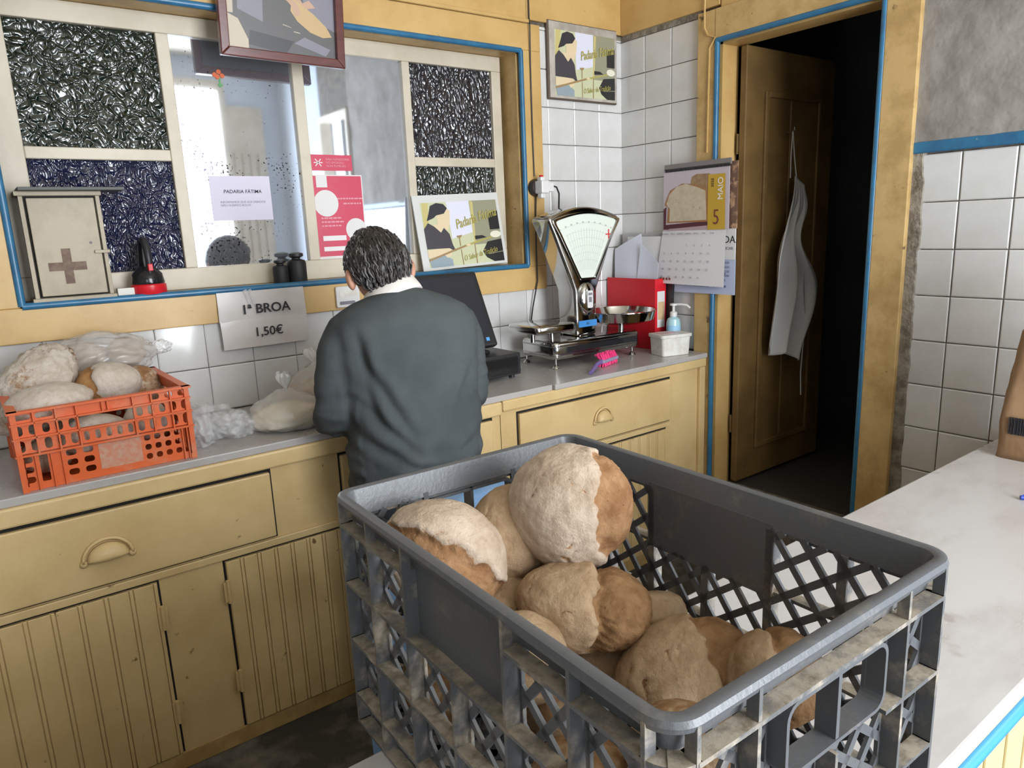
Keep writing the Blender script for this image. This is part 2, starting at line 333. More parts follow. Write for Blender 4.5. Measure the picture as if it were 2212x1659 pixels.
pane(3, 1.738, 2.088, g_navy, 'dark navy rippled glass pane'); pane(3, 1.362, 1.703, g_teal, 'dark green rippled glass pane')
def mirror(name, worn):
    m = bpy.data.materials.new(name); m.use_nodes = True; t = m.node_tree; p = t.nodes['Principled BSDF']; L = t.links.new
    p.inputs['Metallic'].default_value = 0.9; p.inputs['Roughness'].default_value = 0.035; p.inputs['Base Color'].default_value = (0.72, 0.77, 0.86, 1)
    if worn:
        tc = nd(t, 'ShaderNodeTexCoord'); n = nd(t, 'ShaderNodeTexNoise'); n.inputs['Scale'].default_value = 120; n.inputs['Detail'].default_value = 5; L(tc.outputs['Object'], n.inputs[0])
        n2 = nd(t, 'ShaderNodeTexNoise'); n2.inputs['Scale'].default_value = 5.5; n2.inputs['Detail'].default_value = 3; L(tc.outputs['Object'], n2.inputs[0])
        ma = nd(t, 'ShaderNodeMath', operation='MULTIPLY_ADD'); ma.inputs[1].default_value = 0.55; L(n2.outputs[0], ma.inputs[0]); L(n.outputs[0], ma.inputs[2])
        q = nd(t, 'ShaderNodeMapRange'); q.inputs[1].default_value = 0.935; q.inputs[2].default_value = 0.955; L(ma.outputs[0], q.inputs[0])
        mx = nd(t, 'ShaderNodeMix', data_type='RGBA'); mx.inputs[6].default_value = (0.74, 0.78, 0.86, 1); mx.inputs[7].default_value = (0.03, 0.03, 0.035, 1)
        L(q.outputs[0], mx.inputs[0]); L(mx.outputs[2], p.inputs['Base Color'])
    return m
pane(1, 1.362, 2.088, mirror('worn_silvered_glass', True), 'worn silvered mirror pane'); pane(2, 1.362, 2.088, mirror('silvered_glass', False), 'hazy silvered mirror pane')
# ---- doorway to the dark back room
d1 = struct('door_1', (0, 0, 0))
MB().box(-0.026, 0, -0.545, -0.458, 0.0, 2.262).build('casing_board', m_ochre_worn, d1, bevel=0.003)
MB().box(-0.030, 0, -1.335, -1.225, 0.0, 2.262).build('casing_board', m_ochre_worn, d1, bevel=0.003)
MB().box(-0.028, 0, -1.225, -0.545, 2.150, 2.262).build('casing_board', m_ochre_worn, d1, bevel=0.003)
for a, b in (((-0.022, -0.553, 0), (-0.022, -0.553, 2.145)), ((-0.022, -1.217, 0), (-0.022, -1.217, 2.145)), ((-0.022, -0.553, 2.145), (-0.022, -1.217, 2.145))):
    MB().tube([a, b], 0.011, 12).build('blue_bead', m_blue, d1, smooth='angle')
MB().box(-0.004, 0.1, -0.567, -0.553, 0.27, 2.14).build('jamb_lining', m_ochre, d1); MB().box(-0.004, 0.1, -1.217, -1.205, 0.27, 2.14).build('jamb_lining', m_ochre, d1)
MB().box(-0.004, 0.1, -1.215, -0.555, 2.13, 2.142).build('head_lining', m_ochre, d1)
lf = MB().box(0.075, 0.735, -0.625, -0.595, 0.285, 2.125).build('door_leaf', m_doorwood, d1, bevel=0.004)
MB().box(0.20, 0.225, -0.637, -0.625, 0.42, 1.96).box(0.60, 0.62, -0.637, -0.625, 0.42, 1.96).box(0.225, 0.60, -0.637, -0.625, 1.935, 1.96).box(0.225, 0.60, -0.637, -0.625, 0.42, 0.445).build('panel_moulding', m_doorwood, lf, bevel=0.004)
MB().box(0.385, 0.405, -0.634, -0.625, 0.445, 1.935).build('muntin', m_doorwood, lf, bevel=0.004)
for z in (1.75, 0.55): MB().tube([(0.085, -0.585, z - 0.04), (0.085, -0.585, z + 0.04)], 0.008).build('hinge', m_doorwood, lf)
br = struct('wall_back_room')
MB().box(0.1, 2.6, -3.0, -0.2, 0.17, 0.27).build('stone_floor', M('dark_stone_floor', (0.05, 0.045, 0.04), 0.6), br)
MB().box(2.6, 2.7, -3.0, -0.2, 0.17, 2.8).box(0.1, 2.6, -0.3, -0.2, 0.27, 2.8).box(0.1, 2.6, -3.1, -3.0, 0.27, 2.8).box(0.1, 2.7, -3.0, -0.2, 2.7, 2.8).build('shade_dark_walls', m_roomshade, br)
# ---- cables
tag(MB().tube([(-0.556, -0.03, 2.9), (-0.556, -0.028, 2.28), (-0.560, -0.036, 2.255), (-0.556, -0.027, 2.10), (-0.557, -0.028, 1.85), (-0.554, -0.027, 1.66)], 0.0028, 6).build('wall_cable', m_blackpl), 'thin dark cable running down the window casing to the socket', 'cable')
pts = [(-0.020, -0.50, 2.9), (-0.030, -0.495, 2.28), (-0.036, -0.50, 2.20), (-0.034, -0.515, 2.17), (-0.03, -0.55, 2.155), (-0.030, -0.522, 2.12), (-0.031, -0.520, 1.9), (-0.031, -0.518, 1.72)]
tag(MB().tube(pts, 0.004, 6).build('wall_cable', m_ochre), 'yellow painted cable on the left door casing above the calendar', 'cable')
# ================================================================== back counter
CF = -0.515                                              # cabinet face plane
wt = MB().box(-3.2, -0.905, CF - 0.012, -0.008, 0.860, 0.882)
tag(wt.build('marble_worktop', m_marble_old, bevel=0.003), 'long stained grey marble worktop under the orange crate and till', 'worktop')
wt = MB().box(-0.902, -0.03, CF - 0.025, -0.008, 0.862, 0.882)
tag(wt.build('marble_worktop', m_marble_old, bevel=0.003), 'short grey marble worktop under the weighing scale, by the doorway', 'worktop')
def cup_handle(parent, x, z, wd=0.112, tilt=0.0):
    h = bpy.data.objects.new('handle', None)
    mb = MB(); n = 14; L = []
    for i in range(n + 1):                               # half dome shell, open below
        a = PI * i / n; ring = []
        for j in range(9):
            b = PI / 2 * j / 8
            ring.append((math.cos(a) * wd * 0.40 * math.cos(b) if False else math.cos(a) * wd * 0.40, -0.026 * math.sin(b) * math.sin(a) ** 0.6, -0.016 + 0.040 * math.sin(a) * math.cos(b)))
        L.append(ring)
    vs = [p for l in L for p in l]; fs = []
    for i in range(n):
        for j in range(8): fs.append((i * 9 + j, i * 9 + j + 1, (i + 1) * 9 + j + 1, (i + 1) * 9 + j))
    mb.add(vs, fs)
    arch = [(math.cos(PI * i / 16) * wd * 0.47, -0.003, -0.018 + 0.052 * math.sin(PI * i / 16)) for i in range(17)]
    mb.tube(arch, 0.0045, 6)
    for sx in (-1, 1): mb.lathe([(0.009, -0.002), (0.009, 0.004), (0.004, 0.006)], (sx * wd * 0.46, 0.0, -0.020), 10, 'y')
    o = mb.build('handle', m_yellow, parent, smooth=True)
    o.location = (x, CF - 0.016, z); o.rotation_euler = (0, tilt, 0)
    q = o.modifiers.new('thick', 'SOLIDIFY'); q.thickness = 0.002
    return o
def drawer(parent, x0, x1, z0, z1):
    MB().box(x0 - 0.006, x1 + 0.006, CF - 0.0012, CF + 0.004, z0 - 0.006, z1 + 0.008).build('painted_gap_shade', m_dark, parent)  # black sheet paints the shade around the drawer
    return MB().box(x0, x1, CF - 0.014, CF + 0.006, z0, z1).build('drawer', m_yellow, parent, bevel=0.004)
PLANKS = {}
def plank_door(parent, x0, x1, z0, z1, pitch, hinges=None):
    MB().box(x0 - 0.006, x1 + 0.006, CF - 0.0012, CF + 0.004, z0 - 0.004, z1 + 0.010).build('painted_gap_shade', m_dark, parent)  # black backing paints the shade in the door's gap
    d = MB().box(x0, x1, CF - 0.0070, CF + 0.004, z0, z1).build('door', m_yellow, parent)
    n = max(1, round((x1 - x0) / pitch)); pw = (x1 - x0) / n
    for i in range(n):
        a = x0 + i * pw
        MB().box(a + 0.0009, a + pw - 0.0110, CF - 0.012, CF - 0.003, z0, z1).build('plank', m_yellow, d, bevel=0.0016)
        MB().box(a + pw - 0.0092, a + pw - 0.0009, CF - 0.0118, CF - 0.003, z0, z1).build('bead', m_yellow, d, bevel=0.0018)
    for hx, hz in (hinges or []):
        MB().tube([(hx, CF - 0.014, hz - 0.034), (hx, CF - 0.014, hz + 0.034)], 0.006, 8).box(hx - 0.012, hx + 0.012, CF - 0.0135, CF - 0.010, hz - 0.03, hz + 0.03).build('hinge', m_yellow, d, smooth='angle')
    return d
# left cabinet run
ca = thing('counter_cabinet', 'long yellow counter cabinet with plank doors under the orange crate', 'cabinet', (0, 0, 0))
MB().box(-3.2, -1.14, CF, -0.02, 0.0, 0.860).build('carcass', m_yellow, ca)
MB().box(-3.2, -1.14, CF - 0.020, CF, 0.812, 0.860).build('top_moulding', m_yellow, ca, bevel=0.006)
MB().box(-3.2, -1.14, CF - 0.006, CF, 0.0, 0.052).build('plinth', m_ochre_worn, ca, bevel=0.003)
MB().box(-3.2, -1.14, CF - 0.010, CF, 0.578, 0.600).build('rail', m_yellow, ca, bevel=0.003)
dr = drawer(ca, -2.93, -1.957, 0.608, 0.800); cup_handle(dr, -2.380, 0.697, 0.118)
dr = drawer(ca, -1.742, -1.18, 0.608, 0.800); cup_handle(dr, -1.46, 0.70)
plank_door(ca, -2.80, -2.281, 0.056, 0.572, 0.0577, [(-2.279, 0.470), (-2.279, 0.185)])
plank_door(ca, -2.105, -1.62, 0.056, 0.572, 0.0485, [(-2.107, 0.485), (-2.107, 0.205)])
# right cabinet
cb = thing('counter_cabinet', 'yellow counter cabinet with cup-handled drawer beside the doorway', 'cabinet', (0, 0, 0))
MB().box(-1.137, -0.03, CF, -0.02, 0.0, 0.860).build('carcass', m_yellow, cb)
MB().box(-1.137, -0.03, CF - 0.020, CF, 0.822, 0.862).build('top_moulding', m_yellow, cb, bevel=0.006)
MB().box(-1.137, -0.07, CF - 0.006, CF, 0.0, 0.052).build('plinth', m_ochre_worn, cb, bevel=0.003)
MB().box(-0.068, -0.032, CF - 0.016, CF, 0.0, 0.822).build('corner_post', m_yellow, cb, bevel=0.003)
dr = drawer(cb, -1.062, -0.256, 0.622, 0.800); cup_handle(dr, -0.655, 0.716, 0.10)
MB().box(-1.06, -0.256, CF - 0.010, CF, 0.594, 0.614).build('rail', m_yellow, cb, bevel=0.003)
plank_door(cb, -0.660, -0.280, 0.056, 0.586, 0.054); plank_door(cb, -1.060, -0.672, 0.056, 0.586, 0.054)
# ================================================================== front counter
FZ = 0.766
tag(MB().box(-4.0, -0.302, -2.190, -1.700, FZ - 0.024, FZ).build('marble_worktop', m_marble, bevel=0.006, bseg=3), 'pale veined marble worktop of the front counter under the grey crate', 'worktop')
tag(MB().box(-0.2995, -0.016, -2.190, -1.700, FZ - 0.024, FZ - 0.001).build('marble_worktop', m_marble, bevel=0.006, bseg=3), 'short marble worktop piece by the tiled wall, under the paper sack', 'worktop')
fc = thing('front_counter', 'pale yellow plank-fronted shop counter with a blue bead, in front', 'counter')
MB().box(-4.0, -0.016, -2.160, -1.725, 0.0, FZ - 0.0245).build('carcass', m_yellow2, fc)
MB().box(-4.0, -0.016, -2.178, -2.160, 0.712, FZ - 0.0245).build('top_moulding', m_yellow2, fc, bevel=0.004)
m_skyblue = M('bright_blue_paint', (0.05, 0.26, 0.52), 0.3)
MB().tube([(-4.0, -2.176, 0.701), (-0.016, -2.176, 0.701)], 0.0115, 12).build('blue_bead', m_skyblue, fc, smooth='angle')
for i in range(26):
    a = -0.02 - (i + 1) * 0.085
    MB().box(a + 0.002, a + 0.068, -2.170, -2.160, 0.06, 0.690).build('plank', m_yellow2, fc, bevel=0.003)
    MB().box(a + 0.071, a + 0.083, -2.168, -2.160, 0.06, 0.690).build('bead', m_yellow2, fc, bevel=0.003)
# ================================================================== crates
def sweep_rr(mb, hx, hy, r, prof, n=6, mat=None):
    base = []
    for (sx, sy, a0) in ((1, 1, 0), (-1, 1, PI / 2), (-1, -1, PI), (1, -1, 3 * PI / 2)):
        for i in range(n + 1):
            a = a0 + PI / 2 * i / n
            base.append((Vector((sx * (hx - r) + r * math.cos(a), sy * (hy - r) + r * math.sin(a), 0)), Vector((math.cos(a), math.sin(a), 0))))
    L = [[p + nn * o + Vector((0, 0, z)) for o, z in prof] for p, nn in base]
    mb.loops(L, closed=True, mat=mat)
def clip(p, d, r):
    t0, t1 = -9.0, 9.0
    for k in (0, 1):
        lo, hi = r[2 * k], r[2 * k + 1]
        if abs(d[k]) < 1e-9:
            if not lo <= p[k] <= hi: return None
        else:
            a, b = (lo - p[k]) / d[k], (hi - p[k]) / d[k]
            if a > b: a, b = b, a
            t0, t1 = max(t0, a), min(t1, b)
    return (t0, t1) if t1 - t0 > 0.004 else None
def lattice(mb, fr, rects, sp, wd, d0, d1, angs=(52, -38)):
    for r in rects:
        for ang in angs:
            a = math.radians(ang); d = (math.cos(a), math.sin(a)); nn = (-d[1], d[0])
            for k in range(-40, 41):
                p = (nn[0] * sp * k, nn[1] * sp * k); c = clip(p, d, r)
                if not c: continue
                q = []
                for tt, sg in ((c[0], -1), (c[0], 1), (c[1], 1), (c[1], -1)):
                    q.append((p[0] + d[0] * tt + nn[0] * sg * wd / 2, p[1] + d[1] * tt + nn[1] * sg * wd / 2))
                mb.prism(q, fr, d0, d1)
def dusty(name, c, dust, lo, hi, up):
    m = bpy.data.materials.new(name); m.use_nodes = True; t = m.node_tree; p = t.nodes['Principled BSDF']; L = t.links.new
    tc = nd(t, 'ShaderNodeTexCoord'); ge = nd(t, 'ShaderNodeNewGeometry'); sx = nd(t, 'ShaderNodeSeparateXYZ'); L(ge.outputs['Normal'], sx.inputs[0])
    def no(s, d):
        n = nd(t, 'ShaderNodeTexNoise'); n.inputs['Scale'].default_value = s; n.inputs['Detail'].default_value = d; n.inputs['Roughness'].default_value = 0.68; L(tc.outputs['Object'], n.inputs[0]); return n.outputs[0]
    def mr(v, a, b, c_=0.0, d_=1.0):
        q = nd(t, 'ShaderNodeMapRange'); q.inputs[1].default_value = a; q.inputs[2].default_value = b; q.inputs[3].default_value = c_; q.inputs[4].default_value = d_; L(v, q.inputs[0]); return q.outputs[0]
    u = mr(sx.outputs['Z'], 0.4, 0.9, 0.0, up)
    a = nd(t, 'ShaderNodeMath', operation='ADD'); L(no(17, 8), a.inputs[0]); L(u, a.inputs[1])
    f = mr(a.outputs[0], lo, hi)
    dc = nd(t, 'ShaderNodeMix', data_type='RGBA'); dc.inputs[6].default_value = (*dust, 1); dc.inputs[7].default_value = (dust[0] * 0.5, dust[1] * 0.47, dust[2] * 0.42, 1); L(mr(no(60, 5), 0.45, 0.68), dc.inputs[0])
    mx = nd(t, 'ShaderNodeMix', data_type='RGBA'); mx.inputs[6].default_value = (*c, 1); L(dc.outputs[2], mx.inputs[7]); L(f, mx.inputs[0]); L(mx.outputs[2], p.inputs['Base Color'])
    L(mr(f, 0, 1, 0.34, 0.85), p.inputs['Roughness'])
    b = nd(t, 'ShaderNodeBump'); b.inputs['Strength'].default_value = 0.3; b.inputs['Distance'].default_value = 0.002; L(no(140, 4), b.inputs['Height']); L(b.outputs[0], p.inputs['Normal'])
    return m
m_grib = dusty('floury_grey_crate_plastic', (0.105, 0.108, 0.112), (0.36, 0.305, 0.235), 0.50, 0.66, 0.16)
m_gcrate = dusty('worn_grey_crate_plastic', (0.098, 0.102, 0.110), (0.22, 0.195, 0.16), 0.56, 0.78, 0.0)
def grey_crate(loc, rz):
    hx, hy, H, R = 0.2140, 0.3065, 0.342, 0.032
    t = thing('bread_crate', 'large dusty grey plastic crate of bread on the front counter', 'crate', loc, rz)
    mb = MB()
    sweep_rr(mb, hx, hy, R, [(-0.001, H - 0.011), (0.0005, H - 0.006), (-0.0015, H - 0.001), (-0.004, H), (-0.0105, H), (-0.0135, H - 0.0015), (-0.0150, H - 0.006), (-0.0215, H - 0.036), (-0.0175, H - 0.036), (-0.0125, H - 0.0105), (-0.0045, H - 0.006), (-0.0045, H - 0.011)], 8)
    mb.build('rim', m_gcrate, t, smooth='angle')
    levels = (0.002, 0.047, 0.132, 0.217)
    hz = 0.0
    for (nm, half, off, axis, sg) in (('long', hy, hx, 'y', -1), ('long', hy, hx, 'y', 1), ('short', hx, hy, 'x', -1), ('short', hx, hy, 'x', 1)):
        if axis == 'y': fr = lambda u, v, d, off=off, sg=sg: (sg * (off + d), u * sg, v)
        else: fr = lambda u, v, d, off=off, sg=sg: (u * sg, -sg * -(off + d), v) if False else (u, sg * (off + d), v)
        i0, i1 = -0.0215, -0.0175
        e = half - R + 0.004
        mb = MB()
        if nm == 'long':
            ribs = (-e, -0.195, -0.100, 0.0, 0.100, 0.195, e)
            rects = [(-e, e, 0.012, 0.217), (-e, -0.10, 0.217, H - 0.036), (0.10, e, 0.217, H - 0.036)]
            mb.prism([(-0.104, 0.213), (0.104, 0.213), (0.104, H - 0.030), (-0.104, H - 0.030)], fr, i0, i1)
        else:
            ribs = (-e, -0.115, 0.0, 0.115, e)
            so = 0.082
            rects = [(-e, e, 0.012, 0.217), (-e, -so, 0.217, H - 0.036), (so, e, 0.217, H - 0.036)]
            zb, zt = 0.228, H - 0.042                       # hand hole collar
            col = rrect(2 * so - 0.006, zt - zb, 0.016, 5, 0, (zb + zt) / 2); inn = rrect(2 * so - 0.014, zt - zb - 0.008, 0.013, 5, 0, (zb + zt) / 2)
            L = [[fr(u, v, d) for u, v in pp] for pp, d in ((col, i0), (col, 0.0), (inn, 0.0), (inn, i0))]
            mb.loops(L, closed=True)
            for s_ in (-1, 1): mb.prism([(s_ * so, 0.213), (s_ * (so - 0.008), 0.213), (s_ * (so - 0.008), H - 0.030), (s_ * so, H - 0.030)], fr, i0, i1)
            mb.prism([(-so, 0.211), (so, 0.211), (so, 0.223), (-so, 0.223)], fr, i0, i1)
            mb.prism([(-0.0025, zb), (0.0025, zb), (0.0025, zt), (-0.0025, zt)], fr, i0, -0.001)
        lattice(mb, fr, rects, 0.0335, 0.0092, i0, i1)
        wall = mb.build('side_wall', m_gcrate, t)
        rb = MB()
        for x in ribs:
            top = 0.217 if (abs(x) < 0.01) else H - 0.006; tp2 = min(top, H - 0.038)
            rb.prism([(x - 0.0022, 0.0), (x + 0.0022, 0.0), (x + 0.0022, tp2), (x - 0.0022, tp2)], fr, i1, 0.0)
            if top > tp2: rb.prism([(x - 0.0022, tp2), (x + 0.0022, tp2), (x + 0.0022, top), (x - 0.0022, top)], fr, -0.0115, 0.0)
            rb.prism([(x - 0.006, 0.0), (x + 0.006, 0.0), (x + 0.006, tp2), (x - 0.006, tp2)], fr, i0, i1)
        for z in levels:
            if nm == 'short' and z > 0.2: seg = [(-e, -so), (so, e)]
            else: seg = [(-e, e)]
            for a, b in seg: rb.prism([(a, z), (b, z), (b, z + 0.0045), (a, z + 0.0045)], fr, i1, 0.0005)
        if nm == 'short': rb.prism([(-e, H - 0.0415), (e, H - 0.0415), (e, H - 0.037), (-e, H - 0.037)], fr, i1, 0.0005)
        else:
          for a, b in ((-e, -0.100), (0.100, e)): rb.prism([(a, H - 0.0415), (b, H - 0.0415), (b, H - 0.037), (a, H - 0.037)], fr, i1, 0.0005)
        for s_ in ():
            a, b = (ribs[0], ribs[1]) if s_ < 0 else (ribs[-2], ribs[-1])
            rb.prism([(a, H - 0.085), (b, H - 0.085), (b, H - 0.080), (a, H - 0.080)], fr, i1, -0.001)
        rb.build('rib', m_grib, wall)
    for (sx, sy, a0) in ((1, 1, 0), (-1, 1, PI / 2), (-1, -1, PI), (1, -1, 3 * PI / 2)):
        cn = MB(); arc_o = []; arc_i = []
        for i in range(9):
            a = a0 + PI / 2 * i / 8; c, s_ = math.cos(a), math.sin(a)
            arc_o.append((sx * (hx - R) + (R - 0.0175) * c, sy * (hy - R) + (R - 0.0175) * s_)); arc_i.append((sx * (hx - R) + (R - 0.0215) * c, sy * (hy - R) + (R - 0.0215) * s_))
        cn.prism(arc_o + arc_i[::-1], XY, 0.0, H - 0.030)
        for z in levels + (H - 0.0415,):
            fan = [(sx * (hx - R), sy * (hy - R))] + [(sx * (hx - R) + R * math.cos(a0 + PI / 2 * i / 8), sy * (hy - R) + R * math.sin(a0 + PI / 2 * i / 8)) for i in range(9)]
            cn.prism(fan, XY, z, z + 0.0045)
        a = a0 + PI / 4; c = Vector((sx * (hx - R) + 0.022 * math.cos(a), sy * (hy - R) + 0.022 * math.sin(a), (H - 0.036) / 2))
        cn.obox(c, ((math.cos(a), math.sin(a), 0), (-math.sin(a), math.cos(a), 0), (0, 0, 1)), (0.011, 0.0022, (H - 0.036) / 2))
        cn.build('corner_post', m_grib, t)
    bt = MB(); lattice(bt, lambda u, v, d: (u, v, d), [(-hx + 0.02, hx - 0.02, -hy + 0.02, hy - 0.02)], 0.036, 0.012, 0.002, 0.007, (45, -45))
    sweep_rr(bt, hx - 0.004, hy - 0.004, R, [(0, 0.0), (0, 0.004), (-0.03, 0.004), (-0.03, 0.0)], 6)
    bt.build('base', m_gcrate, t)
    return t
grey_crate((-1.999, -1.9155, FZ + 0.0005), -0.0235)
# ---- orange crate on the back counter
m_orange = M('dusty_orange_crate_plastic', (0.66, 0.115, 0.022), 0.42, c2=(0.60, 0.22, 0.12), scale=12, lo=0.50, hi=0.72, r2=0.7, bump=0.15, bscale=120)
m_orangedust = M('floured_orange_plastic', (0.56, 0.21, 0.12), 0.7, c2=(0.52, 0.30, 0.21), scale=90, lo=0.4, hi=0.6)
def perf(mb, fr, s0, s1, z0, z1, nx, nz, fx, fz, rr, d0, d1, mat=None):
    cw, ch = (s1 - s0) / nx, (z1 - z0) / nz
    for i in range(nx):
        for j in range(nz):
            a, b, c, d = s0 + i * cw, s0 + (i + 1) * cw, z0 + j * ch, z0 + (j + 1) * ch
            w_, h_ = cw * fx, ch * fz; inner = rrect(w_, h_, min(rr, w_ / 2.01, h_ / 2.01), 3, (a + b) / 2, (c + d) / 2)
            corners = [(b, d), (a, d), (a, c), (b, c)]
            outer = []
            for k in range(4): outer += [corners[k]] * 4
            for q in (0, 1, 2, 3): pass
            L = [[fr(u, v, dd) for u, v in pp] for pp, dd in ((outer, d0), (inner, d0), (inner, d1), (outer, d1))]
            mb.loops(L, caps=False, mat=mat)
def orange_crate(loc, rz):
    hx, hy, H = 0.196, 0.20, 0.196
    t = thing('bread_crate', 'small orange plastic crate of bread on the back counter', 'crate', loc, rz)
    for (half, off, axis, sg) in ((hx, hy, 'x', -1), (hx, hy, 'x', 1), (hy, hx, 'y', -1), (hy, hx, 'y', 1)):
        if axis == 'x': fr = lambda u, v, d, off=off, sg=sg: (u, sg * (off + d), v)
        else: fr = lambda u, v, d, off=off, sg=sg: (sg * (off + d), u, v)
        B = lambda a, b, c, d, e, f, mb: mb.prism([(a, c), (b, c), (b, d), (a, d)], fr, e, f)
        mb = MB(); k = half / 0.196; x = lambda q: q * k
        # lower recessed belt: holes either side of a solid floured panel
        B(-half, half, 0.0, 0.014, -0.014, -0.011, mb); 
        perf(mb, fr, x(-0.196), x(-0.160), 0.014, 0.088, 1, 3, 0.68, 0.62, 0.006, -0.014, -0.011)
        perf(mb, fr, x(-0.160), x(-0.128), 0.014, 0.088, 1, 1, 0.55, 0.9, 0.003, -0.014, -0.011)
        B(x(-0.128), x(-0.104), 0.014, 0.088, -0.014, -0.011, mb)
        perf(mb, fr, x(-0.104), x(-0.032), 0.014, 0.088, 2, 3, 0.62, 0.62, 0.006, -0.014, -0.011)
        B(x(-0.032), x(0.072), 0.014, 0.088, -0.014, -0.011, mb)
        perf(mb, fr, x(0.072), x(0.168), 0.014, 0.088, 4, 3, 0.62, 0.62, 0.006, -0.014, -0.011)
        perf(mb, fr, x(0.168), x(0.196), 0.014, 0.088, 2, 1, 0.6, 0.9, 0.003, -0.014, -0.011)
        # upper belt
        perf(mb, fr, x(-0.196), x(-0.06), 0.092, 0.128, 5, 1, 0.55, 0.76, 0.007, -0.012, -0.009)
        perf(mb, fr, x(-0.06), x(0.062), 0.092, 0.128, 5, 1, 0.48, 0.66, 0.007, -0.012, -0.009)
        perf(mb, fr, x(0.062), x(0.196), 0.092, 0.128, 5, 1, 0.55, 0.76, 0.007, -0.012, -0.009)
        perf(mb, fr, x(-0.196), x(-0.06), 0.132, 0.163, 5, 1, 0.55, 0.76, 0.007, -0.012, -0.009)
        perf(mb, fr, x(0.062), x(0.196), 0.132, 0.163, 5, 1, 0.55, 0.76, 0.007, -0.012, -0.009)
        perf(mb, fr, x(-0.196), x(-0.105), 0.167, H - 0.004, 2, 1, 0.80, 0.52, 0.006, -0.012, -0.009)
        B(x(-0.105), x(0.10), 0.167, H - 0.004, -0.012, -0.009, mb)
        perf(mb, fr, x(0.10), x(0.196), 0.167, H - 0.004, 3, 1, 0.6, 0.6, 0.006, -0.012, -0.009)
        wall = mb.build('side_wall', m_orange, t)
        rb = MB()
        for z in (0.086, 0.1275, 0.1625): B(-half - 0.003, half + 0.003, z, z + 0.0045, -0.010, 0.001, rb)
        B(-half - 0.006, half + 0.006, H - 0.005, H, -0.016, 0.004, rb)
        for q in (-0.150, -0.105, -0.062, 0.062, 0.105, 0.150): B(x(q) - 0.0018, x(q) + 0.0018, 0.09, H - 0.003, -0.010, 0.001, rb)
        for q in (-0.05, 0.05): B(x(q) * 0.12 - 0.0018 + x(q) * 0, x(q) * 0.12 + 0.0018, 0.165, H - 0.003, -0.010, 0.0, rb)
        for q in (-0.160, -0.128, -0.106, 0.168, 0.180): B(x(q) - 0.0016, x(q) + 0.0016, 0.0, 0.088, -0.012, -0.004, rb)
        for q in (-0.194, 0.194): B(x(q) - 0.002, x(q) + 0.002, 0.0, H, -0.012, 0.0, rb)
        rb.build('rib', m_orange, wall)
        lp = MB(); B(x(-0.028), x(0.068), 0.018, 0.086, -0.0115, -0.0100, lp); lp.build('label_panel', m_orangedust, wall)
    MB().box(-hx + 0.012, hx - 0.012, -hy + 0.012, hy - 0.012, 0.001, 0.005).build('base', m_orange, t)
    return t
orange_crate((-2.335, -0.312, 0.8825), 0.02)
# ================================================================== loaves
def bread_mat(name, flour, flour2, crust, crust2):
    m = bpy.data.materials.new(name); m.use_nodes = True; t = m.node_tree; p = t.nodes['Principled BSDF']; L = t.links.new
    p.inputs['Roughness'].default_value = 0.75; p.inputs['Specular IOR Level'].default_value = 0.25
    tc = nd(t, 'ShaderNodeTexCoord'); at = nd(t, 'ShaderNodeAttribute'); at.attribute_name = 'crust'; oi = nd(t, 'ShaderNodeObjectInfo')
    ad = nd(t, 'ShaderNodeVectorMath', operation='ADD'); L(tc.outputs['Object'], ad.inputs[0]); L(oi.outputs['Location'], ad.inputs[1])
    def no(s, d=5, r=0.6):
        n = nd(t, 'ShaderNodeTexNoise'); n.inputs['Scale'].default_value = s; n.inputs['Detail'].default_value = d; n.inputs['Roughness'].default_value = r; L(ad.outputs[0], n.inputs[0]); return n.outputs[0]
    def mr(v, a, b, c=0.0, d=1.0):
        q = nd(t, 'ShaderNodeMapRange'); q.inputs[1].default_value = a; q.inputs[2].default_value = b; q.inputs[3].default_value = c; q.inputs[4].default_value = d; L(v, q.inputs[0]); return q.outputs[0]
    def mx(f, a, b):
        q = nd(t, 'ShaderNodeMix', data_type='RGBA'); L(f, q.inputs[0])
        for k, x in ((6, a), (7, b)):
            if isinstance(x, tuple): q.inputs[k].default_value = (*x, 1)
            else: L(x, q.inputs[k])
        return q.outputs[2]
    fl = mx(mr(no(28, 7, 0.7), 0.40, 0.62), flour, flour2)
    cr = mx(mr(no(38, 6), 0.38, 0.64), crust, crust2)
    ma = nd(t, 'ShaderNodeMath', operation='MULTIPLY_ADD'); ma.inputs[1].default_value = 0.9; L(no(60, 6, 0.7), ma.inputs[0]); L(at.outputs['Fac'], ma.inputs[2])
    f = mr(ma.outputs[0], 0.86, 1.02)
    c = mx(f, fl, cr)
    pit = mr(no(150, 2), 0.70, 0.76)
    mm = nd(t, 'ShaderNodeMath', operation='MULTIPLY'); L(pit, mm.inputs[0]); L(f, mm.inputs[1])
    c = mx(mm.outputs[0], c, (0.16, 0.07, 0.03)); L(c, p.inputs['Base Color'])
    b = nd(t, 'ShaderNodeBump'); b.inputs['Strength'].default_value = 0.8; b.inputs['Distance'].default_value = 0.006
    h = nd(t, 'ShaderNodeMath', operation='ADD'); L(no(70, 7, 0.72), h.inputs[0]); L(no(22, 4), h.inputs[1]); L(h.outputs[0], b.inputs['Height']); L(b.outputs[0], p.inputs['Normal'])
    return m
m_bread = bread_mat('floured_bread_crust', (0.60, 0.475, 0.365), (0.44, 0.325, 0.23), (0.42, 0.235, 0.115), (0.27, 0.13, 0.055))
m_bread_dark = bread_mat('tan_bread_crust', (0.48, 0.335, 0.205), (0.36, 0.235, 0.13), (0.345, 0.195, 0.09), (0.22, 0.11, 0.045))
m_bread_white = bread_mat('white_floured_bread_crust', (0.68, 0.60, 0.52), (0.55, 0.45, 0.36), (0.46, 0.24, 0.09), (0.32, 0.145, 0.05))
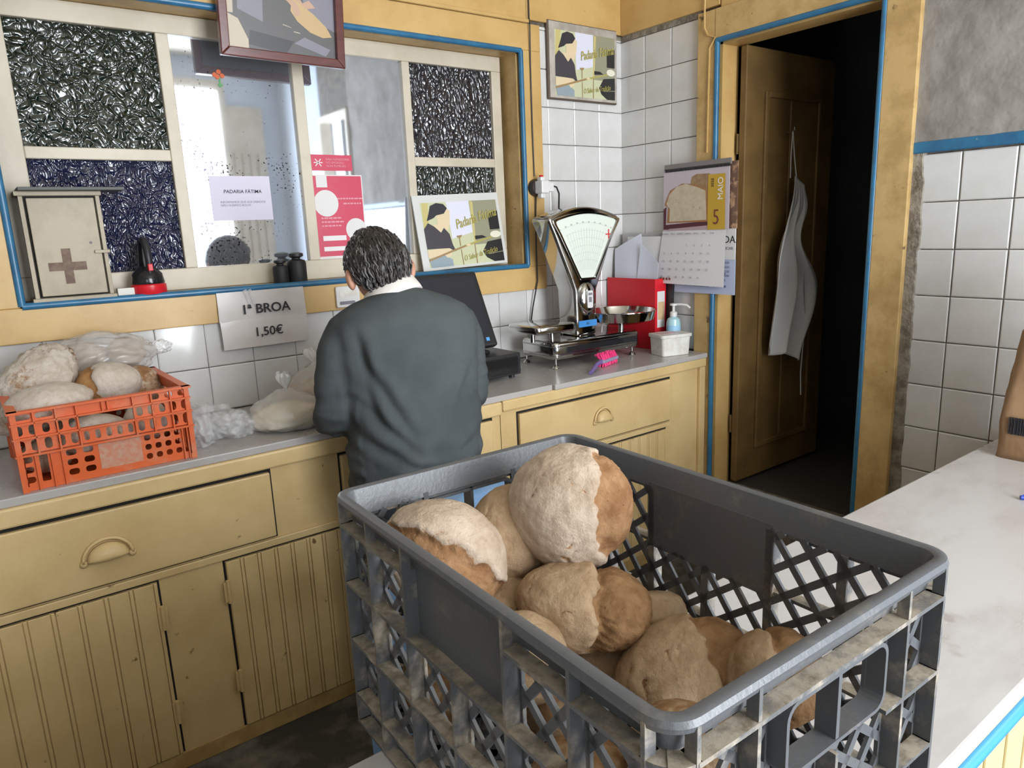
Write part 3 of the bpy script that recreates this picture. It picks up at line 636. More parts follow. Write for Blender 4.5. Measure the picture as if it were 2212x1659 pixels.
_b = bmesh.new(); bmesh.ops.create_icosphere(_b, subdivisions=5, radius=1.0); ICO = [v.co.copy() for v in _b.verts]; ICOF = [[v.index for v in f.verts] for f in _b.faces]; _b.free()
_b = bmesh.new(); bmesh.ops.create_icosphere(_b, subdivisions=6, radius=1.0); ICO6 = [v.co.copy() for v in _b.verts]; ICOF6 = [[v.index for v in f.verts] for f in _b.faces]; _b.free()
_b = bmesh.new(); bmesh.ops.create_icosphere(_b, subdivisions=3, radius=1.0); ICO3 = [v.co.copy() for v in _b.verts]; ICOF3 = [[v.index for v in f.verts] for f in _b.faces]; _b.free()
def sstep(a, b, x):
    t = max(0, min(1, (x - a) / (b - a))); return t * t * (3 - 2 * t)
def loaf(label, loc, size, rot, seed, style='fold', x0=0.25, mat=None, depth=0.16, group='bread in the grey crate', wid=0.30, name='bread_loaf', cat='bread', wrinkle=0.0):
    sd = Vector((seed * 3.71, seed * 1.37, seed * 7.13)); vs = []; at = []
    hi = wid; hires = group == 'bread in the grey crate' and style != 'brown'
    for n in (ICO6 if hires else ICO):
        r = 1 + 0.065 * noise.noise(n * 1.3 + sd) + 0.022 * noise.noise(n * 3.7 + sd) + 0.009 * noise.noise(n * 11 + sd)
        c = 0.0
        wob = 0.16 * noise.noise(n * 2.1 + sd * 1.7) + 0.05 * noise.noise(n * 7 + sd)
        x = n.x - x0 + wob
        if style == 'fold':                                  # floured flap folded over a browned split
            up = sstep(-0.75, 0.0, n.z)
            r += 0.028 * sstep(-0.25, -0.02, x) * (1 - sstep(-0.02, 0.05, x)) * up
            r -= depth * math.exp(-((x - 0.12) / 0.14) ** 2) * up
            c = sstep(-0.06, 0.12, x) * (1 - 0.75 * sstep(hi + 0.25, hi + 0.45, x + 0.3 * noise.noise(n * 3 + sd)))
        elif style == 'split':                               # long brown tear across the top
            m_ = abs(x) / max(0.05, (wid * math.sqrt(max(0.0, 1 - (n.y * 0.9) ** 2))))
            c = (1 - sstep(0.75, 1.15, m_)) * sstep(-0.1, 0.25, n.z)
            r -= depth * 0.45 * (1 - sstep(0.75, 1.05, m_)) * sstep(0.0, 0.4, n.z); r += 0.03 * math.exp(-((m_ - 1.15) / 0.2) ** 2) * sstep(0, .4, n.z)
        elif style == 'bow':                                 # twisted waist between two lobes
            r -= depth * 1.5 * math.exp(-(x / 0.26) ** 2); c = 0.55 * math.exp(-(x / 0.22) ** 2) + 0.25 * sstep(0.2, 0.6, noise.noise(n * 2 + sd))
        else:
            c = 0.45 * sstep(0.05, 0.5, noise.noise(n * 1.7 + sd)) + (0.5 if style == 'brown' else 0)
        if hires:                                            # leathery skin and a few open cracks
            r += 0.006 * noise.noise(n * 24 + sd) - 0.006 * abs(noise.noise(n * 13 + sd))
            k_ = abs(noise.noise(n * 2.6 + sd * 2.2)); gate = sstep(0.10, 0.35, noise.noise(n * 2.0 - sd))
            r -= 0.022 * math.exp(-(k_ / 0.028) ** 2) * gate; c = max(c, 0.62 * math.exp(-(k_ / 0.035) ** 2) * gate)
            if c > 0.5: r -= 0.02 * sstep(0.25, 0.5, noise.noise(n * 16 + sd)) + 0.02 * abs(noise.noise(n * 6 + sd))
        if wrinkle: r += wrinkle * (abs(noise.noise(Vector((n.x * 9, n.y * 4, n.z * 9)) + sd)) - 0.2)
        c = max(c, 0.75 * sstep(-0.45, -0.8, n.z) if False else c)
        p = Vector((n.x * size[0], n.y * size[1], n.z * size[2] * (1.0 if n.z > 0 else 0.85))) * r
        vs.append(p); at.append(c)
    if isinstance(rot[0], Vector):                           # (local x direction, local z direction)
        X_ = rot[0].normalized(); Z_ = (rot[1] - X_ * rot[1].dot(X_)).normalized(); Y_ = Z_.cross(X_); E = Matrix((X_, Y_, Z_)).transposed()
    else: E = Euler(rot).to_matrix()
    me = bpy.data.meshes.new(name); me.from_pydata([tuple(E @ p) for p in vs], [], ICOF6 if hires else ICOF); me.materials.append(mat or m_bread)
    a = me.attributes.new('crust', 'FLOAT', 'POINT'); a.data.foreach_set('value', at)
    o = link(name, me, smooth=True); o.location = loc
    return tag(o, label, cat, group)
G = 'bread in the grey crate'
RV, UV, BV = Vector((0.797, -0.602, -0.04)), Vector((0.16, 0.146, 0.976)), Vector((-0.582, -0.785, 0.213))
loaf('big floured loaf with a wide brown cracked patch, at the crate corner', (-2.096, -1.712, 1.014), (0.078, 0.093, 0.075), (RV * 0.50 + UV * 0.82, Vector((-0.457, -0.775, 0.435)) + RV * 0.34 + UV * 0.10), 1, 'split', 0.0, depth=0.16, wid=0.42)
loaf('topmost round loaf, pale floured face with golden crust on its right', (-1.926, -1.782, 1.064), (0.086, 0.088, 0.066), (RV * 1.0 + UV * 0.12 + BV * 0.12, BV + UV * 0.2 - RV * 0.05), 2, 'fold', 0.42, depth=0.07, wid=0.6)
loaf('plain tan loaf tucked behind the topmost loaf', (-1.968, -1.700, 1.000), (0.082, 0.070, 0.084), (0.3, 0, 0.2), 3, 'plain', mat=m_bread_dark)
loaf('two-lobed loaf directly below the topmost loaf', (-1.960, -1.845, 0.948), (0.094, 0.066, 0.060), (RV * 1.0 - UV * 0.12, BV * 0.55 + UV * 0.8), 4, 'fold', 0.05, mat=m_bread_dark, depth=0.22, wid=0.9)
loaf('shadowed loaf between the cracked loaf and the two-lobed loaf', (-2.020, -1.745, 0.915), (0.062, 0.06, 0.06), (0.2, 0.4, 1.2), 5, 'plain', mat=m_bread_dark)
loaf('small tan loaf against the crate side, left of the two-lobed loaf', (-2.072, -1.852, 0.918), (0.062, 0.058, 0.060), (0, 0, 0.9), 6, 'plain', mat=m_bread_dark)
loaf('long waisted loaf lying in the middle of the crate', (-1.905, -1.858, 0.872), (0.108, 0.056, 0.056), (RV * 0.8 + UV * 0.5 - BV * 0.2, UV * 0.8 + BV * 0.5), 7, 'bow', 0.05, mat=m_bread_dark, depth=0.09)
loaf('large smooth tan loaf in the near half of the crate', (-1.900, -1.965, 0.882), (0.092, 0.074, 0.068), (RV * 0.9 + UV * 0.40, BV * 0.7 + UV * 0.6), 8, 'fold', 0.40, mat=m_bread_dark, depth=0.08, wid=0.9)
loaf('loaf against the far crate side beneath the near rim', (-1.856, -2.066, 0.908), (0.058, 0.058, 0.062), (RV, UV), 9, 'fold', -0.25, mat=m_bread_dark, depth=0.1, wid=1.2)
loaf('loaf at the nearest corner, only its brown top showing', (-2.040, -2.075, 0.905), (0.062, 0.055, 0.055), (0, 0, 0.3), 10, 'brown', mat=m_bread_dark)
for i, (x, y, z, s) in enumerate(((-2.11, -1.72, 0.835, 0.060), (-1.93, -1.69, 0.845, 0.068), (-2.10, -1.99, 0.838, 0.062), (-1.97, -1.98, 0.800, 0.030), (-2.01, -1.845, 0.825, 0.050))):
    if i in (3,): continue
    loaf(('bottom brown loaf seen through the lattice below the cracked loaf', 'bottom loaf at the far end under the plain tan loaf', 'bottom brown loaf seen through the near part of the left lattice', '', 'bottom loaf under the two-lobed loaf')[i], (x, y, z), (s * 1.1, s, s * 0.95), (0.1 * i, 0.2, i * 0.7), 20 + i, 'brown', mat=m_bread_dark)
G2 = 'bread in the orange crate'
loaf('tall wrinkled flour-white loaf leaning at the left of the orange crate', (-2.455, -0.225, 1.075), (0.135, 0.088, 0.062), (0.75, -0.85, 0.45), 31, 'plain', mat=m_bread_white, group=G2, wrinkle=0.16)
loaf('oval white floured loaf at the front left of the orange crate', (-2.440, -0.390, 1.062), (0.102, 0.072, 0.052), (0.1, -0.10, 0.10), 32, 'plain', mat=m_bread_white, group=G2)
loaf('central round loaf, golden left side and floured right lobe', (-2.292, -0.290, 1.068), (0.086, 0.075, 0.068), (0.35, 0.25, 2.7), 33, 'fold', 0.0, mat=m_bread_white, group=G2, depth=0.10, wid=0.9)
loaf('golden brown loaf at the back right of the orange crate', (-2.205, -0.215, 1.040), (0.070, 0.07, 0.060), (0.5, 0.2, -0.4), 34, 'brown', mat=m_bread, group=G2)
loaf('shaded loaf behind the central loaf in the orange crate', (-2.335, -0.200, 1.050), (0.062, 0.05, 0.058), (0.2, 0, 0.5), 35, 'plain', mat=m_bread_dark, group=G2)
loaf('white loaf low behind the front opening of the orange crate', (-2.350, -0.410, 0.965), (0.082, 0.065, 0.058), (0, 0, 0.2), 36, 'plain', mat=m_bread_white, group=G2)
loaf('white loaf low at the front right of the orange crate', (-2.225, -0.385, 0.975), (0.058, 0.058, 0.058), (0, 0, 1.1), 37, 'fold', 0.3, mat=m_bread_white, group=G2)
loaf('bottom loaf showing through the left holes of the orange crate', (-2.462, -0.385, 0.930), (0.060, 0.062, 0.045), (0, 0, 1.1), 38, 'plain', mat=m_bread, group=G2)
loaf('bottom loaf showing through the right holes of the orange crate', (-2.215, -0.270, 0.930), (0.066, 0.07, 0.045), (0, 0, 0.4), 39, 'brown', mat=m_bread, group=G2)
loaf('bottom loaf at the back of the orange crate', (-2.395, -0.225, 0.938), (0.085, 0.062, 0.05), (0, 0, 0.4), 40, 'plain', mat=m_bread, group=G2)
# ================================================================== plastic bags
def plastic(name, c, a, r=0.18):
    m = M(name, c, r, alpha=a, coat=0.6, bump=0.5, bscale=25, bdist=0.006); return m
m_poly = plastic('clear_plastic_film', (0.78, 0.78, 0.78), 0.30); m_polywhite = plastic('milky_plastic_film', (0.80, 0.79, 0.78), 0.78); m_polyhaze = plastic('hazy_plastic_film', (0.74, 0.71, 0.67), 0.44)
def blob(name, mat, parent, c, size, seed, crump=0.10, flatz=None, rot=(0, 0, 0), fn=None):
    sd = Vector((seed * 2.3, seed * 5.1, seed)); vs = []; E = Euler(rot).to_matrix()
    for n in ICO:
        r = 1 + 0.12 * noise.noise(n * 1.4 + sd) + crump * (abs(noise.noise(n * 2.2 + sd)) - 0.25) + crump * 0.35 * (abs(noise.noise(n * 5.0 + sd)) - 0.25)
        p = E @ (Vector((n.x * size[0], n.y * size[1], n.z * size[2])) * r) + Vector(c)
        if fn: p = fn(p, n)
        if flatz is not None and p.z < flatz: p.z = flatz + (p.z - flatz) * 0.03
        vs.append(tuple(p))
    me = bpy.data.meshes.new(name); me.from_pydata(vs, [], ICOF); me.materials.append(mat)
    return link(name, me, parent, smooth=True)
def knot(parent, c, s, seed, lean=(0, 0)):
    sd = seed * 1.9; L = []
    for i in range(14):
        t = i / 13; rr = s * (0.16 + 0.75 * sstep(0.15, 0.75, t)) * (1 if t < 0.9 else 0.8); ring = []
        for j in range(26):
            a = 2 * PI * j / 26; q = rr * (1 + 0.38 * math.sin(5 * a + sd) * t + 0.25 * noise.noise((math.cos(a) * 2, math.sin(a) * 2, t * 3 + sd)))
            ring.append((c[0] + lean[0] * t + q * math.cos(a) * 0.75, c[1] + lean[1] * t + q * 0.45 * math.sin(a), c[2] + s * 2.1 * t + 0.3 * s * noise.noise((math.cos(a) * 1.5 + sd, math.sin(a), 2)) * t))
        L.append(ring)
    MB().loops(L, caps=False).build('knot', m_polywhite, parent, smooth=True)
m_flourfill = M('flour', (0.80, 0.70, 0.50), 0.9, c2=(0.70, 0.58, 0.38), scale=14)
m_flourdark = M('maize_flour', (0.52, 0.385, 0.255), 0.9, c2=(0.46, 0.33, 0.21), scale=14)
def flour_bag(label, c, size, seed, fill, z0, lean):
    t = thing('flour_bag', label, 'bag', (c[0], c[1], z0))
    nip = lambda p, n: (Vector((p.x * (1 - 0.35 * sstep(0.55, 1.0, n.z)), p.y * (1 - 0.35 * sstep(0.55, 1.0, n.z)), p.z + size[2] * 0.22 * sstep(0.6, 1.0, n.z))))
    blob('flour', fill, t, (0, 0, size[2] * 0.55), (size[0] * 0.93, size[1] * 0.93, size[2] * 0.66), seed, 0.05, 0.004)
    blob('film', m_polyhaze, t, (0, 0, size[2] * 0.70), size, seed, 0.14, 0.001, fn=nip)
    knot(t, (0, -0.01, size[2] * 1.72), size[0] * 0.26, seed, lean)
    return t
flour_bag('knotted clear bag of pale flour at the front, left of the man', (-1.838, -0.385, 0.882), (0.118, 0.098, 0.062), 3, m_flourfill, 0.8825, (-0.005, 0.0))
flour_bag('knotted clear bag of darker flour behind, against the tiles', (-1.650, -0.150, 0.882), (0.112, 0.095, 0.075), 8, m_flourdark, 0.8825, (-0.01, 0.03))
t = thing('plastic_bag', 'empty crumpled clear plastic bag between orange crate and flour', 'bag', (-2.043, -0.33, 0.8825))
blob('film', m_poly, t, (0.0, 0.02, 0.035), (0.078, 0.09, 0.055), 12, 0.45, 0.001)
blob('film_fold', m_poly, t, (0.055, -0.03, 0.03), (0.058, 0.06, 0.045), 15, 0.5, 0.001)
blob('film_fold', m_poly, t, (-0.048, -0.02, 0.04), (0.04, 0.09, 0.075), 17, 0.4, 0.001)
t = thing('bread_bag', 'clear plastic bag of rolls lying on top of the orange crate bread', 'bag', (-2.265, -0.125, 1.135))
blob('film', m_polyhaze, t, (0, 0, 0), (0.142, 0.075, 0.066), 21, 0.26, rot=(0, 0.06, 0))
blob('film_end', m_polywhite, t, (0.148, -0.005, 0.005), (0.030, 0.018, 0.020), 22, 0.5)
for i, dx in enumerate((-0.06, 0.055)):
    loaf(('golden roll inside the clear bag, left one', 'golden roll inside the clear bag, right one')[i], (-2.265 + dx, -0.125, 1.132), (0.066, 0.052, 0.048), (0, 0, i), 50 + i, 'brown', group='rolls in the clear bag', mat=m_bread, name='bread_roll')
# ================================================================== shop scale
CZ = 0.8825
sc = thing('shop_scale', 'chrome fan-dial shop weighing scale with round pan on the counter', 'scale', (-0.478, -0.218, CZ), -0.03)
m_dial = M('cream_dial_card', (0.70, 0.74, 0.66), 0.5); m_fine = M('grey_dial_print', (0.42, 0.46, 0.42), 0.6)
MB().prism(rrect(0.484, 0.232, 0.028, 5), XY, 0.036, 0.108).build('base', m_chrome, sc, bevel=0.012, bseg=4, smooth='angle')
for z in (0.052, 0.088): MB().prism(rrect(0.488, 0.236, 0.03, 5), XY, z, z + 0.006).build('base_rib', m_steel, sc, bevel=0.002)
MB().prism(rrect(0.40, 0.238, 0.004, 2, 0.02, 0), XY, 0.062, 0.086).build('dark_band', M('dark_enamel', (0.02, 0.02, 0.022), 0.12), sc)
for sx in (-0.222, 0.205):
    for sy in (-0.1, 0.1):
        MB().lathe([(0.004, 0.04), (0.004, 0.016), (0.012, 0.010), (0.016, 0.002), (0.015, 0.0)], (sx, sy, 0), 16).build('foot', m_chrome, sc, smooth='angle')
def fan(hw0, hw1, hw2, z0, z1, z2, zt, n=14):
    r = [(hw0, z0), (hw0 * 1.02, z0 + (z1 - z0) * 0.4), (hw1, z1)]
    for i in range(1, 5): r.append((hw1 + (hw2 - hw1) * i / 5, z1 + (z2 - z1) * i / 5))
    r.append((hw2, z2 - 0.006)); r.append((hw2 + 0.004, z2 + 0.006))
    for i in range(1, n):
        a = i / n; r.append((hw2 * (1 - a * 1.0) + 0.001, z2 + 0.010 + (zt - z2 - 0.010) * math.sin(a * PI / 2)))
    top = [(0.0, zt)]
    return r + top + [(-x, z) for x, z in reversed(r)]
fo = fan(0.056, 0.062, 0.188, 0.108, 0.30, 0.590, 0.640); yF, yB = -0.050, 0.068
ox = -0.010
MB().prism([(x + ox, z) for x, z in fo], XZ, yF, yB).build('dial_housing', m_chrome, sc, bevel=0.012, bseg=4, smooth='angle')
fi = fan(0.036, 0.040, 0.158, 0.352, 0.36, 0.575, 0.610)
MB().prism([(x + ox + 0.003, z) for x, z in fi], XZ, yF - 0.006, yF - 0.003).build('dial_card', m_dial, sc)
fr_ = MB(); A = [(x + ox + 0.003, z) for x, z in fi]; cxm, czm = ox, 0.50
Bp = [(cxm + (x - cxm) * 1.10 + (0.004 if x > cxm else -0.004), czm + (z - czm) * 1.07 + 0.001) for x, z in A]
n = len(A); vs = [XZ(u, v, yF - 0.012) for u, v in A] + [XZ(u, v, yF - 0.012) for u, v in Bp] + [XZ(u, v, yF + 0.004) for u, v in Bp] + [XZ(u, v, yF + 0.004) for u, v in A]
fs = []
for i in range(n):
    j = (i + 1) % n
    for k in range(4): fs.append((k * n + i, k * n + j, ((k + 1) % 4) * n + j, ((k + 1) % 4) * n + i))
fr_.add(vs, fs); fr_.build('dial_frame', m_chrome, sc, bevel=0.003, bseg=2)
pm = MB()                                                   # printed scale lines on the card
for k in range(6):
    rr = 0.12 + k * 0.030; pm_pts = []
    for i in range(13):
        a = -0.40 + 0.80 * i / 12
        pm_pts.append((ox + 0.003 + math.sin(a) * (rr + 0.02) * 1.08, yF - 0.0066, 0.285 + math.cos(a) * (rr + 0.02)))
    if k in (8,): pm.tube(pm_pts, 0.0008, 4)
    else: pm.tube(pm_pts, 0.0004, 4)
for i in range(15):
    a = -0.40 + 0.80 * i / 14
    pm.tube([(ox + 0.003 + math.sin(a) * 0.10, yF - 0.0066, 0.285 + math.cos(a) * 0.10), (ox + 0.003 + math.sin(a) * 0.40 * 0.68, yF - 0.0066, 0.285 + math.cos(a) * 0.268)], 0.0003, 4)
for i in range(10):
    a = -0.44 + 0.88 * i / 9
    pm.box(ox + math.sin(a) * 0.315 * 1.03 - 0.004, ox + math.sin(a) * 0.315 * 1.03 + 0.004, yF - 0.0072, yF - 0.006, 0.285 + math.cos(a) * 0.293 - 0.003, 0.285 + math.cos(a) * 0.293 + 0.003)
pm.build('dial_print', m_fine, sc)
MB().box(0.112, 0.117, yF - 0.008, yF - 0.0066, 0.505, 0.545).box(0.098, 0.131, yF - 0.008, yF - 0.0066, 0.522, 0.527).build('pointer', flat('red_pointer', (0.65, 0.03, 0.04)), sc)
bd_ = MB().lathe([(0.046, 0.0), (0.044, 0.008), (0.030, 0.018), (0.0, 0.022)], (0, 0, 0), 28, 'y').build('badge', m_chrome, sc, smooth=True)
bd_.location = (ox, yF - 0.002, 0.262); bd_.scale = (1, 1, 1.55)
MB().prism(rrect(0.030, 0.072, 0.006, 3, ox, 0.262), XZ, yF - 0.0256, yF - 0.0225).build('badge_label', m_white, sc)
MB().box(ox - 0.011, ox + 0.011, yF - 0.0262, yF - 0.0255, 0.279, 0.289).box(ox - 0.008, ox + 0.008, yF - 0.0262, yF - 0.0255, 0.250, 0.272).build('badge_print', m_greyink, sc)
MB().box(-0.055, 0.045, yF - 0.0025, yF - 0.0005, 0.145, 0.172).build('sticker', flat('blue_sticker', (0.04, 0.22, 0.55)), sc)
text('AD', 0.014, m_ink, sc, on_back(-0.006, yF - 0.0028, 0.158), sx=0.9)
MB().box(-0.046, 0.030, yF + 0.005, yB, 0.100, 0.125).build('neck', m_steel, sc, bevel=0.004)
tr = MB().prism(rrect(0.205, 0.205, 0.02, 4, -0.222, -0.012), XY, 0.148, 0.180)
tr.build('weight_plate', m_chrome, sc, bevel=0.008, bseg=3, smooth='angle')
MB().tube([(-0.27, -0.012, 0.105), (-0.27, -0.012, 0.152)], 0.010, 12).tube([(-0.17, -0.012, 0.105), (-0.17, -0.012, 0.152)], 0.010, 12).build('plate_post', m_steel, sc, smooth='angle')
pan = MB().lathe([(0.02, 0.140), (0.10, 0.142), (0.140, 0.155), (0.146, 0.178), (0.150, 0.192), (0.156, 0.194), (0.156, 0.197), (0.148, 0.196), (0.142, 0.178), (0.132, 0.160), (0.10, 0.148), (0.02, 0.146)], (0.194, -0.045, 0.0), 48, closed=False)
pan.build('weighing_pan', m_chrome, sc, smooth='angle')
MB().lathe([(0.012, 0.104), (0.012, 0.130), (0.05, 0.136), (0.05, 0.141)], (0.194, -0.045, 0), 20).build('pan_post', m_steel, sc, smooth='angle')
# things lying in the pan
pan_c = Vector((-0.478 + 0.192, -0.218 - 0.050, CZ + 0.1490))
t = thing('blister_pack', 'white and dark striped packet in the scale pan', 'packet', (pan_c.x - 0.075, pan_c.y + 0.0, pan_c.z))
MB().box(-0.045, 0.045, -0.02, 0.02, 0, 0.022).build('wrapper', m_white, t, bevel=0.006)
for i in range(5): MB().box(-0.040 + i * 0.018, -0.033 + i * 0.018, -0.0205, 0.0205, 0.002, 0.0226).build('stripe', m_greyink, t)
t = thing('glue_tube', 'blue and white tube in the scale pan', 'tube', (pan_c.x + 0.0, pan_c.y, pan_c.z + 0.014), 0.2)
MB().tube([(-0.06, 0, 0), (0.035, 0, 0)], 0.014, 16).build('body', m_white, t, smooth='angle'); MB().tube([(0.0, 0, 0), (0.03, 0, 0)], 0.0148, 16).build('band', flat('navy_print', (0.01, 0.03, 0.25)), t, smooth='angle')
t = thing('marker_pen', 'red and yellow plastic tube in the scale pan', 'tube', (pan_c.x + 0.075, pan_c.y - 0.01, pan_c.z + 0.014), -0.35)
MB().tube([(-0.04, 0, 0), (0.05, 0, 0)], 0.0135, 16).build('body', m_red, t, smooth='angle'); MB().tube([(-0.043, 0, 0), (-0.03, 0, 0)], 0.0143, 16).build('cap', flat('yellow_plastic', (0.75, 0.45, 0.03)), t, smooth='angle')
# ================================================================== till
cd_ = thing('cash_drawer', 'black metal cash drawer on the counter right of the man', 'cash drawer', (-1.105, -0.185, CZ))
MB().box(-0.205, 0.205, -0.15, 0.17, 0.014, 0.098).build('case', m_blackpl, cd_, bevel=0.004)
MB().box(-0.190, 0.190, -0.155, -0.145, 0.022, 0.085).build('drawer_front', m_blackgl, cd_, bevel=0.003)
MB().box(0.02, 0.150, -0.1565, -0.154, 0.040, 0.0445).build('slot', m_dark, cd_)
for sx in (-0.18, 0.18):
    for sy in (-0.12, 0.13): MB().lathe([(0.012, 0.016), (0.011, 0.0)], (sx, sy, 0), 12).build('foot', m_blackpl, cd_)
ps = thing('till_monitor', 'black touch-screen till monitor standing on the cash drawer', 'monitor', (-1.125, -0.195, CZ + 0.0985))
Rm = Matrix.Rotation(math.radians(-26), 4, 'X')
sh = MB().box(-0.185, 0.185, -0.012, 0.022, 0.0, 0.315).build('screen_case', m_blackpl, ps, bevel=0.010, bseg=3); sh.matrix_local = Matrix.Translation((0, -0.045, 0.020)) @ Rm
m_scr = M('dark_grey_screen', (0.028, 0.030, 0.040), 0.22)
MB().box(-0.165, 0.165, -0.0135, -0.0118, 0.055, 0.295).build('screen', m_scr, sh)
MB().box(0.135, 0.150, -0.0140, -0.0125, 0.022, 0.036).build('energy_sticker', flat('pale_blue_sticker', (0.10, 0.35, 0.75)), sh)
MB().lathe([(0.006, 0), (0.006, 0.0008)], (0.118, -0.0122, 0.029), 12, 'y').build('sticker', m_white, sh)
MB().box(-0.12, 0.12, -0.09, 0.10, 0.0, 0.016).build('stand_foot', m_blackgl, ps, bevel=0.006)
MB().prism([(-0.05, 0.012), (0.08, 0.012), (0.10, 0.17), (0.06, 0.17)], YZ, -0.07, 0.07).build('stand_neck', m_blackpl, ps, bevel=0.005)
# ================================================================== right end of the counter
bx = thing('box_file', 'red lever-arch box file crammed with papers beside the scale', 'box file', (-0.0845, -0.168, CZ))
MB().box(-0.036, -0.033, -0.148, 0.15, 0.0, 0.318).box(0.033, 0.036, -0.148, 0.15, 0.0, 0.318).box(-0.036, 0.036, -0.150, -0.146, 0.0, 0.318).box(-0.033, 0.033, -0.146, 0.15, 0.0, 0.004).build('case', m_red, bx, bevel=0.001)
MB().box(-0.022, 0.026, -0.1512, -0.1500, 0.10, 0.262).build('spine_label', m_white, bx); MB().box(-0.018, 0.022, -0.1518, -0.151, 0.135, 0.215).build('label_print', flat('tan_print', (0.62, 0.44, 0.24)), bx)
m_bluepaper = M('bluish_white_paper', (0.70, 0.72, 0.82), 0.7)
def sheet(name, parent, corners, mat, bend, n=10, thick=0.0006):
    a, b, c, d = (Vector(q) for q in corners); vs = []; fs = []
    nn = (b - a).cross(d - a).normalized()
    for i in range(n + 1):
        for j in range(n + 1):
            u, v = i / n, j / n; p = (a * (1 - u) + b * u) * (1 - v) + (d * (1 - u) + c * u) * v
            p += nn * bend * (math.sin(PI * u) * 0.6 + math.sin(v * PI) * 0.4 + 0.15 * noise.noise((u * 3, v * 3, bend * 90)))
            vs.append(p)
    for i in range(n):
        for j in range(n): k = i * (n + 1) + j; fs.append((k, k + 1, k + n + 2, k + n + 1))
    o = MB().add(vs, fs).build(name, mat, parent, smooth=True); q = o.modifiers.new('thick', 'SOLIDIFY'); q.thickness = thick; q = o.modifiers.new('split', 'EDGE_SPLIT'); q.split_angle = 0.9
    return o
P0 = (-0.0845, -0.168, CZ)
def shp(label, corners, mat, bend):
    tag(sheet('paper_sheet', None, [(a - 0.0, b, c) for a, b, c in corners], mat, bend), label, 'paper', 'papers in the box file')
shp('curled white sheet at the left of the red box file', [(-0.098, -0.05, 1.06), (-0.098, -0.24, 1.06), (-0.07, -0.19, 1.40), (-0.07, -0.02, 1.33)], m_bluepaper, 0.010)
shp('bluish sheet at the front of the red box file', [(-0.106, -0.17, 1.06), (-0.106, -0.30, 1.06), (-0.096, -0.316, 1.27), (-0.090, -0.205, 1.36)], m_bluepaper, -0.004)
shp('upright grey-white sheet at the back of the red box file', [(-0.06, -0.06, 1.06), (-0.06, -0.29, 1.06), (-0.045, -0.31, 1.385), (-0.045, -0.08, 1.385)], m_paper, 0.006)
tag(MB().box(-0.030, -0.012, -0.315, -0.03, CZ + 0.0, 1.40).build('folder', M('grey_folder_card', (0.46, 0.45, 0.46), 0.6), None, bevel=0.001), 'tall grey folder standing against the wall behind the red box', 'folder')
tag(MB().box(-0.043, -0.033, -0.352, -0.08, CZ, 1.335).build('folder', m_blackpl, None, bevel=0.001), 'black folder edge standing behind the red box file', 'folder')
sb = thing('sanitizer_bottle', 'pale blue pump bottle of hand gel behind the white tub', 'bottle', (-0.075, -0.385, CZ))
m_gel = M('pale_blue_gel_plastic', (0.40, 0.62, 0.68), 0.25, coat=0.4)
MB().lathe([(0.028, 0.0), (0.031, 0.004), (0.031, 0.125), (0.027, 0.142), (0.014, 0.152), (0.014, 0.156)], n=28).build('bottle', m_gel, sb, smooth='angle')
MB().lathe([(0.0315, 0.035), (0.0315, 0.115)], n=28).build('label_print', M('blue_label', (0.30, 0.55, 0.75), 0.4), sb, smooth='angle')
MB().lathe([(0.016, 0.154), (0.016, 0.172), (0.008, 0.176), (0.006, 0.178), (0.006, 0.200), (0.016, 0.202), (0.016, 0.210), (0.002, 0.212)], n=20).tube([(0, 0, 0.206), (0.012, -0.03, 0.207), (0.02, -0.058, 0.204), (0.025, -0.072, 0.192)], 0.0055, 10).build('pump', m_white, sb, smooth='angle')
tb = thing('plastic_tub', 'scuffed white plastic tub with lid on the counter end', 'tub', (-0.152, -0.432, CZ), math.radians(-14))
m_tub = M('scuffed_white_plastic', (0.76, 0.74, 0.69), 0.45, c2=(0.64, 0.61, 0.55), scale=26, spots=((0.35, 0.33, 0.34), 40, 0.69))
L = [[(u * k, v * k, z) for u, v in rrect(0.146, 0.108, 0.014, 4)] for k, z in ((0.93, 0.0), (1.0, 0.082))]
MB().loops(L).build('tub', m_tub, tb, bevel=0.002)
MB().prism(rrect(0.158, 0.118, 0.016, 4), XY, 0.078, 0.092).build('lid', m_tub, tb, bevel=0.003)
MB().prism(rrect(0.09, 0.06, 0.008, 3, -0.01, 0.01), XY, 0.0921, 0.0926).build('lid_print', M('faded_pink_print', (0.70, 0.48, 0.50), 0.5), tb)
bs = thing('hand_brush', 'hand brush with purple handle and pink bristles on the counter', 'brush', (-0.555, -0.425, CZ), 0.30)
m_purple = M('purple_plastic', (0.17, 0.11, 0.32), 0.35); m_pink = M('neon_pink_bristle', (0.85, 0.05, 0.22), 0.6)
MB().tube([(-0.155, -0.035, 0.008), (-0.10, -0.018, 0.012), (-0.05, -0.004, 0.020), (0.0, 0.0, 0.024)], [0.007, 0.009, 0.008, 0.010], 10).build('handle', m_purple, bs, smooth='angle')
MB().prism(rrect(0.135, 0.030, 0.012, 4, 0.055, 0.0), XY, 0.016, 0.030).build('head', M('clear_purple_plastic', (0.30, 0.27, 0.38), 0.2), bs, bevel=0.003)
rg = random.Random(5); mbx = MB()
for i in range(150):
    x = rg.uniform(-0.005, 0.118); y = rg.uniform(-0.011, 0.011); lx = x + rg.uniform(-0.006, 0.010); ly = y * 1.6 + 0.016
    mbx.tube([(x, y, 0.028), (lx, ly, 0.050 + rg.uniform(-0.004, 0.002))], 0.0022, 4)
    mbx.tube([(x, y, 0.017), (lx, ly - 0.01, 0.001)], 0.0022, 4)
o = mbx.build('bristles', m_pink, bs); o['kind'] = 'stuff'
